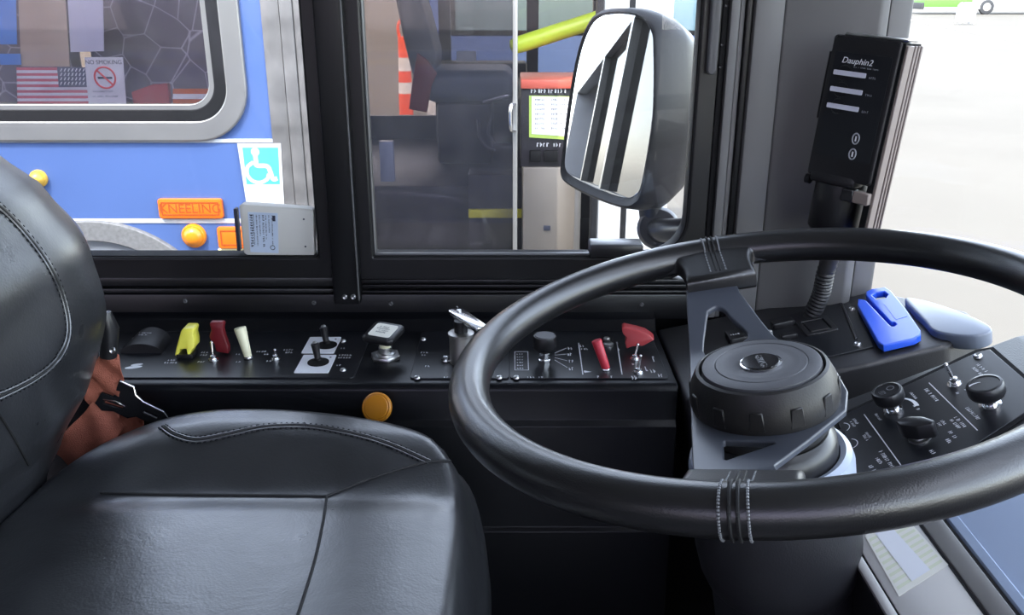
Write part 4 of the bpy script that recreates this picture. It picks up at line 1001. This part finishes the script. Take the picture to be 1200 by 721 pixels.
# ================================================================== BLUE BUS ALONGSIDE
BY = 3.8
def S(px, py, Y=BY): v = onY(px, py, Y); return (v.x, v.z)
bb = thing('transit_bus', (-1.5, 5.1, 0), 'blue transit bus parked alongside with white stripes and amber lamps', 'bus')
ac = (-1.86, .45); AR = .555
bot = [(-6.5, .32)] + [(ac[0] + AR * math.cos(t), ac[1] + AR * math.sin(t)) for t in [PI + .24 - (PI + .48) * k / 40 for k in range(41)]] + [(-1.02, .32)]
wx, wz = -1.257, 1.518
def win(d, r): return rr4(-3.2 - d, wz - d, wx + d, 2.6 + d, r, r, r, r, 10)
obj('side_panel', sheet([bot + [(-1.02, 3.05), (-6.5, 3.05)], win(.02, .11)], .012, .003), 'bus_blue', bb, MXZ(BY + .015))
obj('window_trim', sheet([win(.024, .115), win(0, .095)], .008, .004), 'aluminium', bb, MXZ(BY - .004), label='bright inner window trim')
obj('window_seal', sheet([win(.078, .155), win(.022, .11)], .006, .006), 'rubber', bb, MXZ(BY - .006))
obj('window_surround', sheet([win(.142, .215), win(.074, .15)], .006, .009, 4), 'aluminium', bb, MXZ(BY - .006), label='brushed metal window surround')
obj('window_pane', bx((-3.2, BY + .012, wz), (wx, BY + .018, 2.6)), 'pane_light', bb)
z = S(100, 165)[1]; obj('white_stripe', bx((-6.5, BY - .004, z - .008), (-1.02, BY + .01, z + .008), .002), 'bus_white', bb)
z = S(180, 259)[1]; obj('white_stripe', bx((-6.5, BY - .004, z - .010), (-1.02, BY + .01, z + .010), .002), 'bus_white', bb)
def arc(r, a0=-.24, n=40): return [(ac[0] + r * math.cos(a0 + (PI - 2 * a0) * k / n), ac[1] + r * math.sin(a0 + (PI - 2 * a0) * k / n)) for k in range(n + 1)]
obj('wheel_arch_trim', sheet([arc(.565) + arc(.485)[::-1]], .012, .006), 'arch_grey', bb, MXZ(BY - .008), label='grey rubber wheel arch trim')
obj('wheel_well', sheet([arc(.52)], .008), 'bus_white', bb, MXZ(BY + .03))
wh = obj('front_wheel', lathe(new(), [(0, -.13), (.30, -.13), (.40, -.14), (.43, -.10), (.43, .10), (.40, .14), (.30, .14), (.27, .08), (0, .06)], 48, frame((ac[0], BY + .0, .43), (1, 0, 0), (0, 0, 1))), 'tyre', bb)
obj('wheel_hub', lathe(new(), [(0, .10), (.08, .11), (.12, .07), (.26, .085), (.27, .10), (.25, .06), (0, .05)], 40, frame((ac[0], BY, .43), (1, 0, 0), (0, 0, 1))), 'aluminium', wh)
# metal door post with streaked face
obj('door_post', bx((-1.02, BY - .010, .32), (-.945, BY + .03, 3.05), .004), 'bus_alu', bb)
obj('door_post', bx((-.943, BY - .018, .32), (-.890, BY + .03, 3.05), .006), 'bus_alu', bb)
obj('door_post', bx((-.888, BY - .010, .32), (-.82, BY + .03, 3.05), .004), 'bus_alu', bb)
# lamps
def lamp_sign(x0, y0, x1, y1, txt, nm):
    a, b_ = S(x0, y1), S(x1, y0)
    l = obj(nm, pr(rrect(a[0], a[1], b_[0], b_[1], .012), 0, .022, MXZ(BY + .0), .004, 2), 'orange_lens', bb, label='orange rectangular lamp')
    i = .014
    obj('lamp_border', sheet([rrect(a[0] + i, a[1] + i, b_[0] - i, b_[1] - i, .004), rrect(a[0] + i + .006, a[1] + i + .006, b_[0] - i - .006, b_[1] - i - .006, .002)], .0008), 'lamp_ink', l, MXZ(BY - .0225))
    if txt:
        me = text(txt, .058, .0006); o = obj('lamp_lettering', me, 'lamp_ink', l, MXZ(BY - .0225) @ T3(Vector(((a[0] + b_[0]) / 2, (a[1] + b_[1]) / 2, 0))), 0)
lamp_sign(189, 232, 261, 255, 'KNEELING', 'kneeling_lamp')
lamp_sign(258, 265, 300, 290, None, 'orange_lamp')
a, b_ = S(257, 298), S(300, 291); obj('pale_reflector', bx((a[0], BY - .008, a[1]), (b_[0], BY + .004, b_[1]), .002), 'pale_yellow', bb)
for (px, py, r_, m, lab) in ((228, 276, .054, 'amber_lens', 'round amber turn lamp'), (46, 209, .038, 'yellow_lens', 'small round yellow marker lamp')):
    x, z = S(px, py)
    l = obj('round_lamp', lathe(new(), [(0, 0), (r_, 0), (r_, .012), (r_ * .88, .020), (r_ * .80, .020), (r_ * .74, .030), (r_ * .4, .042), (0, .046)], 36, frame((x, BY, z), (1, 0, 0), (0, 0, 1))), m, bb, label=lab)
# wheelchair sticker
def spoly(pix, Y, th, nm, m, root):
    return obj(nm, sheet([[S(*q, Y) for q in pix]], th), m, root, MXZ(Y))
sk = spoly([(278, 168), (329, 168), (333, 239), (289, 240)], BY - .0125, .0008, 'access_sticker', 'bus_white', bb)
sk['label'] = 'white and blue wheelchair access sticker'
spoly([(284, 173), (326, 173), (328, 216), (289, 216)], BY - .0135, .0004, 'blue_square', 'symbol_blue', sk)
Y2 = BY - .0145
def P2(px, py): return Vector((*S(px, py, Y2), 0))
bm = new(); lathe(bm, [(0, 0), (.018, 0), (.018, .001), (0, .001)], 20, T3(P2(299, 178)))
obj('symbol_head', bm, 'bus_white', sk, MXZ(Y2))
def band(pix, w_, nm):
    pts = smooth_path([P2(*q) for q in pix], 6); bm = new(); tube(bm, [MXZ(Y2) @ p for p in pts], w_, 6, flat=1)
    for v in bm.verts: v.co.y = Y2 + (v.co.y - Y2) * .06
    obj(nm, bm, 'bus_white', sk)
band([(299, 181), (300, 189), (301, 194), (313, 195), (317, 202), (320, 210), (325, 209)], .011, 'symbol_body')
band([(297, 190), (290, 196), (290, 205), (296, 212), (305, 214), (313, 210), (315, 204)], .009, 'symbol_wheel')
spoly([(291, 225), (306, 225), (306, 236), (293, 236)], BY - .0135, .0004, 'yellow_block', 'pale_yellow', sk)
spoly([(315, 226), (328, 226), (327, 232), (322, 235), (317, 232)], BY - .0135, .0004, 'small_emblem', 'kraft', sk)
# ---- things behind the blue bus's window
FY = BY + .035
def card(name, pix, m, label, cat, Y=FY, th=.0015, group=None):
    o = obj(name, sheet([[S(*q, Y) for q in pix]], th), m, None, MXZ(Y)); return meta(o, label, cat, group)
fl = thing('flag_decal', onY(60, 122, FY), 'red and white striped flag decal behind the bus window', 'flag')
L_, R_, Tp, Bt = 17, 104, 79, 122
for k in range(13):
    y0 = Tp + (Bt - Tp) * k / 13; y1 = Tp + (Bt - Tp) * (k + 1) / 13
    obj('stripe', sheet([[S(q, yy, FY) for q, yy in ((L_ + y0 * .03, y0), (R_, y0), (R_ + 1, y1), (L_ + y1 * .03, y1))]], .001), 'flag_red' if k % 2 == 0 else 'white_paper', fl, MXZ(FY))
ca = obj('canton', sheet([[S(*q, FY - .004) for q in ((67, 79), (103, 79), (103, 102), (69, 102))]], .001), 'flag_blue', fl, MXZ(FY - .004))
bm = new()
for i in range(8):
    for j in range(4):
        c_ = onY(70 + i * 4.4, 82 + j * 5.2, FY - .0062)
        quad(bm, (c_ + Vector((0, 0, -.006)), c_ + Vector((.005, 0, -.006)), c_ + Vector((.012, 0, .006)), c_ + Vector((.007, 0, .006))))
obj('canton_marks', bm, 'white_paper', ca, smooth=0)
ns = thing('no_smoking_sign', onY(123, 122, FY), 'white no smoking card with red ring behind the bus window', 'sign')
obj('card', sheet([[S(*q, FY - .004) for q in ((99, 67), (144, 67), (148, 122), (104, 122))]], .0015), 'white_paper', ns, MXZ(FY - .004))
c_ = onY(123, 91, FY - .007)
obj('red_ring', tube(new(), [c_ + Vector((.043 * math.cos(t * PI / 20), 0, .043 * math.sin(t * PI / 20))) for t in range(40)], .004, 6, True), 'ban_red', ns)
obj('red_bar', tube(new(), [c_ + Vector((-.030, 0, .030)), c_ + Vector((.030, 0, -.030))], .004, 6), 'ban_red', ns)
obj('cigarette', bx(c_ + Vector((-.030, -.001, -.005)), c_ + Vector((.030, .001, .003))), 'ink', ns)
Mn = MXZ(FY - .0065)
obj('card_lettering', text('NO SMOKING', .024, .0002), 'ink', ns, Mn @ T3(Vector((*S(122, 73, FY), 0))), 0)
bm = new(); a = S(110, 108, FY); strokes(bm, Mn, a[0], a[1], .10, .009); a = S(110, 114, FY); strokes(bm, Mn, a[0], a[1], .11, .009); obj('card_print', bm, 'grey_print', ns, smooth=0)
card('kraft_sheet', [(20, -40), (74, -40), (82, 78), (25, 78)], 'kraft', 'brown kraft paper sheet behind the bus window', 'paper', FY + .02)
card('paper_notice', [(77, -40), (120, -40), (122, 60), (83, 61)], 'lilac_paper', 'pale lilac paper notice behind the bus window', 'paper', FY + .012)
card('blue_sheet', [(-40, -30), (18, -30), (20, 52), (-40, 52)], 'blue_sheet', 'large blue sheet behind the bus window', 'paper', FY + .018)
card('blue_leaflet', [(-30, 63), (24, 63), (25, 76), (-30, 76)], 'blue_sheet', 'small blue leaflet under the blue sheet', 'paper', FY + .010)
a = onY(156, 122, FY + .03); b_ = onY(196, 98, FY + .03)
meta(obj('red_folder', pr([(a.x, a.z), (b_.x, a.z), (b_.x, b_.z), (a.x + .09, b_.z - .005), (a.x, a.z + .05)], 0, .03, MXZ(FY + .06), .002, 1), 'dull_red', None), 'dark red folder lying on the bus window ledge', 'folder')
og = thing('orange_board', onY(228, 122, FY + .02), 'orange and white striped board on the bus window ledge', 'board')
for k, m in enumerate(('orange_lens', 'white_paper', 'orange_lens')):
    obj('band', sheet([[S(*q, FY + .02) for q in ((203, 104 + k * 6), (252, 104 + k * 6), (252, 110 + k * 6), (203, 110 + k * 6))]], .004), m, og, MXZ(FY + .02))
obj('window_ledge', bx((-3.2, BY + .03, wz - .06), (wx, BY + .20, wz - .01), .004), 'bus_alu', bb)
for k, x in enumerate((-1.62, -2.30)):
    s_ = thing('passenger_seat', (x, 4.55, .40), 'plum patterned passenger seat ' + ('nearest the door' if k == 0 else 'behind the paper notices') + ' inside the blue bus', 'seat')
    obj('backrest', bx((x - .31, 4.18, .95), (x + .31, 4.28, 2.05), .05, 4), 'seat_fabric', s_)
    obj('cushion', bx((x - .31, 4.26, .82), (x + .31, 4.75, .95), .04, 3), 'seat_fabric', s_)
    obj('pedestal', bx((x - .05, 4.3, .40), (x + .05, 4.6, .83), .01), 'bus_dark', s_)
# ---- shell of the blue bus
obj('floor', bx((-6.5, BY + .03, .30), (.62, 6.35, .38)), 'bus_inner', bb)
obj('roof', bx((-6.5, BY, 3.0), (.70, 6.40, 3.1), .03), 'bus_white', bb)
bm = new(); box(bm, (-6.5, 6.33, .3), (.62, 6.39, 1.12)); box(bm, (-6.5, 6.33, 2.35), (.62, 6.39, 3.0))
for x in (-3.2, -1.45, -.50, .10, .55): box(bm, (x, 6.33, 1.12), (x + .08, 6.39, 2.35))
obj('far_wall', bm, 'bus_dark', bb)
for x0, x1 in ((-3.12, -1.45), (-1.37, -.50), (-.42, .10), (.18, .55)): obj('far_pane', bx((x0, 6.355, 1.12), (x1, 6.361, 2.35)), 'pane_warm', bb)
obj('rear_bulkhead', bx((-6.5, BY + .03, .3), (-6.42, 6.35, 3.0)), 'bus_inner', bb)
obj('partition', bx((-1.22, 4.95, .38), (-1.18, 6.33, 1.15)), 'bus_dark', bb)
obj('front_corner', bx((.37, BY - .01, .32), (.66, BY + .12, 3.05), .03, 3), 'bus_white', bb)
obj('corner_seal', bx((.345, BY - .014, .32), (.372, BY + .06, 3.05), .004), 'rubber', bb)
obj('corner_strip', bx((.475, BY - .016, .32), (.50, BY + .0, 3.05), .003), 'rubber', bb)
obj('front_panel', bx((.62, BY + .1, .32), (.70, 6.37, 1.25), .02), 'bus_white', bb)
obj('front_glass', bx((.65, BY + .12, 1.25), (.656, 6.35, 2.7)), 'pane_tint', bb)
obj('front_header', bx((.60, BY + .1, 2.7), (.70, 6.37, 3.02), .02), 'bus_dark', bb)
obj('door_header', bx((-.82, BY, 2.55), (.37, BY + .04, 3.05), .01), 'bus_dark', bb)
x0, z0 = S(604, 290)
dl = obj('door_glass', bx((-.81, BY + .005, .40), (x0 - .01, BY + .011, 2.55)), 'pane_door', bb)
zt = S(604, 88)[1]
obj('door_edge', bx((x0 - .012, BY - .006, .36), (x0 + .008, BY + .022, 2.55), .004), 'aluminium', bb, label='polished edge of the bus door')
obj('door_handle', tube(new(), smooth_path([onY(603, 122, BY - .01), onY(599, 124, BY - .04), onY(598, 138, BY - .045), onY(599, 152, BY - .04), onY(603, 154, BY - .01)], 4), .008, 10), 'chrome', bb)
# driver platform, step and dash inside
obj('driver_platform', bx((-1.18, 4.75, .38), (.10, 6.30, .965), .01), 'bus_plum', bb)
a, b_ = S(549, 243, 4.55), S(601, 205, 4.55)
obj('step_box', bx((a[0], 4.55, .38), (.12, 4.75, b_[1]), .006), 'bus_dark', bb)
z = S(570, 250, 4.54)[1]; obj('step_nosing', bx((a[0], 4.525, z - .022), (.12, 4.56, z + .022), .004), 'step_yellow', bb, label='yellow step nosing')
obj('bus_dash', bx((.02, 4.95, .96), (.60, 6.30, 1.42), .05, 3), 'bus_dark', bb)
obj('wall_console', bx((-.52, 6.12, .96), (.1, 6.33, 1.50), .02), 'bus_dark', bb)
a, b_ = S(447, 212, 4.72), S(461, 165, 4.72); obj('grey_post', bx((a[0], 4.69, a[1]), (b_[0], 4.74, b_[1]), .006), 'collar_grey', bb)
obj('paper_tag', sheet([[S(*q, 6.08) for q in ((535, 60), (558, 60), (558, 72), (535, 72))]], .001), 'white_paper', bb, MXZ(6.08))
# second driver seat
s2 = thing('driver_chair', (-.28, 5.6, .965), 'dark driver seat with maroon side cover inside the blue bus', 'seat')
obj('pedestal', bx((-.45, 5.35, .965), (-.12, 5.85, 1.33), .03), 'bus_dark', s2)
bmc = new(); box(bmc, (-.52, 5.33, 1.33), (.01, 5.87, 1.52), .07, 5); obj('cushion', bmc, 'seat_grey', s2)
bmc = new()
prism(bmc, [(-.56, 1.38), (-.47, 1.36), (-.44, 1.60), (-.50, 1.85), (-.58, 2.10), (-.66, 2.12), (-.68, 2.0), (-.63, 1.70)], -5.85, -5.35, MZX, .03, 4); obj('backrest', bmc, 'seat_grey', s2, smooth=60)
obj('side_cover', pr([S(*q, 5.30) for q in ((479, 128), (484, 90), (489, 62), (500, 70), (512, 86), (506, 100), (500, 132))], 0, .03, MXZ(5.33), .006, 2), 'dark_red', s2, label='maroon side cover')
obj('seat_lever', tube(new(), smooth_path([onY(566, 120, 5.28), onY(590, 113, 5.26), onY(596, 112, 5.26)], 4), .009, 8), 'satin_steel', s2)
for pts in (((560, 140), (562, 160), (570, 172), (580, 176)), ((575, 140), (572, 155), (580, 168))): obj('cable', tube(new(), smooth_path([onY(*q, 5.25) for q in pts], 6), .010, 8), 'channel_grey', s2)
# fare machine by the door
a, b_ = S(612, 300, 4.15), S(684, 92, 4.15)
fb = thing('fare_machine', (a[0] + .13, 4.3, .38), 'steel fare machine with posted paper inside the blue bus door', 'fare machine')
obj('cabinet', bx((a[0], 4.15, .38), (b_[0], 4.50, S(640, 196, 4.15)[1]), .008), 'farebox_steel', fb)
zc = S(640, 196, 4.15)[1]; zd = S(640, 104, 4.15)[1]
obj('head', bx((a[0] - .01, 4.16, zc), (b_[0], 4.50, zd), .006), 'bus_dark', fb)
obj('red_band', bx((a[0] - .01, 4.14, zd), (b_[0] + .005, 4.50, S(640, 93, 4.15)[1]), .006), 'farebox_red', fb)
pp = obj('posted_paper', sheet([[S(*q, 4.152) for q in ((620, 112), (671, 113), (668, 164), (620, 161))]], .001), 'paper_border', fb, MXZ(4.152), label='posted paper with green border')
obj('paper_sheet', sheet([[S(*q, 4.149) for q in ((623, 113), (671, 114), (668, 160), (623, 157))]], .0006), 'white_paper', pp, MXZ(4.149))
bm = new(); Mp = MXZ(4.1475)
for k in range(7):
    for px, L in ((627, .045), (646, .03), (657, .04)):
        q = S(px, 118 + k * 5.6, 4.1475); strokes(bm, Mp, q[0], q[1], L, .010)
obj('paper_print', bm, 'grey_print', pp, smooth=0)
bm = new(); q = S(622, 109, 4.148); strokes(bm, MXZ(4.148), q[0], q[1], .17, .02); q = S(629, 172, 4.148); strokes(bm, MXZ(4.148), q[0], q[1], .13, .02); obj('head_print', bm, 'white_print', fb, smooth=0)
for q0, q1 in ((621, 634), (637, 654)):
    c0, c1 = S(q0, 190, 4.14), S(q1, 177, 4.14); obj('slot_block', bx((c0[0], 4.138, c0[1]), (c1[0], 4.165, c1[1]), .003), 'rubber', fb)
c0, c1 = S(637, 270, 4.14), S(645, 265, 4.14); obj('key_plate', bx((c0[0], 4.14, c0[1]), (c1[0], 4.152, c1[1]), .001), 'ink', fb)
c0 = S(672, 290, 4.14)[0]; obj('corner_rail', bx((c0, 4.135, .38), (c0 + .03, 4.152, zc), .003), 'aluminium', fb)
# lime padded arm above the fare machine
meta(obj('padded_arm', tube(new(), smooth_path([onY(598, 56, 4.4), onY(606, 53, 4.4), onY(640, 42, 4.4), onY(690, 26, 4.4), onY(740, 10, 4.4)], 5), [.012, .022, .030, .034, .036, .038] + [.040] * 20, 14), 'lime', None), 'lime green padded arm above the fare machine', 'padded arm')
# ================================================================== BEYOND
dn = thing('delineator_post', onY(477, 175, 9.2), 'orange and white banded traffic post standing beyond the blue bus', 'traffic post')
xx = onY(475, 100, 9.2).x; zt = onY(475, 48, 9.2).z
prof_z = [(.0, .42, 'cone_orange'), (.42, .55, 'cone_white'), (.55, .66, 'cone_orange'), (.66, .80, 'cone_white'), (.80, zt / 1.0, 'cone_orange')]
obj('base', pr(rrect(xx - .22, 9.2 - .22, xx + .22, 9.2 + .22, .05), 0, .06, None, .01), 'tyre', dn)
zz = [.06, .95, 1.06, 1.17, 1.30, max(zt, 1.5)]
for k in range(5):
    r0 = .075 - .004 * k; obj('band', lathe(new(), [(0, zz[k]), (r0, zz[k]), (r0 - .004, zz[k + 1]), (0, zz[k + 1])], 28, T3(Vector((xx, 9.2, 0)))), 'cone_orange' if k % 2 == 0 else 'cone_white', dn)
obj('handle', tube(new(), smooth_path([(xx - .04, 9.2, zz[5] - .01), (xx - .05, 9.2, zz[5] + .10), (xx, 9.2, zz[5] + .16), (xx + .07, 9.2, zz[5] + .10), (xx + .05, 9.2, zz[5] - .01)], 5), .016, 10), 'cone_orange', dn)
def far_bus(x0, x1, y0, label, cat, body, lower, glassm, wheels, front=None):
    t = thing('parked_bus', ((x0 + x1) / 2, y0 + 1.3, 0), label, cat)
    obj('body', bx((x0, y0, .36), (x1, y0 + 2.55, 3.05), .06, 3), body, t)
    obj('skirt', bx((x0 - .01, y0 - .012, .34), (x1 + .01, y0 + 1, .95), .01), lower, t)
    n = max(2, int((x1 - x0) / 1.6)); dx = (x1 - x0 - .5) / n
    for k in range(n):
        f_ = obj('window', bx((x0 + .25 + k * dx + .06, y0 - .015, 1.40), (x0 + .25 + (k + 1) * dx - .06, y0 + .05, 2.45), .02), 'rubber', t)
        obj('pane', bx((x0 + .25 + k * dx + .12, y0 - .02, 1.46), (x0 + .25 + (k + 1) * dx - .12, y0 - .005, 2.39), .01), glassm, f_)
    for xw in wheels:
        w_ = obj('wheel', lathe(new(), [(0, -.05), (.42, -.05), (.48, -.02), (.48, .20), (.42, .24), (.28, .24), (.26, .20), (0, .18)], 32, frame((xw, y0 + .19, .48), (1, 0, 0), (0, 0, 1))), 'tyre', t)
        obj('wheel_hub', lathe(new(), [(0, .19), (.1, .22), (.14, .19), (.25, .20), (0, .17)], 24, frame((xw, y0 + .19, .48), (1, 0, 0), (0, 0, 1))), 'kraft', w_)
    if front:
        obj('front_fender', bx((x0 - .03, y0 - .02, .45), (x0 + front, y0 + 2.57, 1.3), .05, 3), 'green_paint', t)
        obj('bumper', bx((x0 - .22, y0 + .02, .34), (x0 + .3, y0 + 2.5, .75), .06, 3), 'tyre', t)
    return t
far_bus(-1.05, 3.3, 11.2, 'blue and silver bus seen through the far windows of the nearer bus', 'bus', 'bus_blue', 'bus_white', 'far_teal', (.6,))
g = onZ(1155, 17, 0)
far_bus(g.x - 4.2, g.x + 9, g.y, 'white bus with green front corner parked far across the yard', 'bus', 'bus_white', 'bus_white', 'far_teal', (g.x, g.x + 7.5), 3.2)
g = onZ(1130, 29, 0); hA = 1.05; wA = .36
af = thing('sidewalk_sign', g, 'white folding sidewalk sign standing on the far pavement', 'sign')
for k, dy in enumerate((-1, 1)):
    M_ = frame((g.x, g.y + dy * .26, .05), (.94, -.30, 0), Vector((0, -dy * .25, 1)))
    obj('board', pr([(-wA, 0), (-wA + .08, 0), (-wA + .1, .1), (wA - .1, .1), (wA - .08, 0), (wA, 0), (wA, hA - .15), (wA - .12, hA), (-wA + .12, hA), (-wA, hA - .15)], -.02, .02, M_, .008, 1), 'bus_white', af)
obj('hinge', cyl(new(), (g.x - .2, g.y + .06, hA), (g.x + .2, g.y - .06, hA), .02), 'channel_grey', af)
a, b_ = onZ(1035, 17, .0), onZ(1210, 52, .0)
d = (b_ - a); s = d.cross(Vector((0, 0, 1))).normalized() * .12
meta(obj('pavement_line', quad(new(), [p + Vector((0, 0, .006)) for p in (a - d * 2 - s, b_ + d - s, b_ + d + s, a - d * 2 + s)]), 'paint_line', None, smooth=0), 'white painted line across the concrete yard', 'road marking', kind='structure')
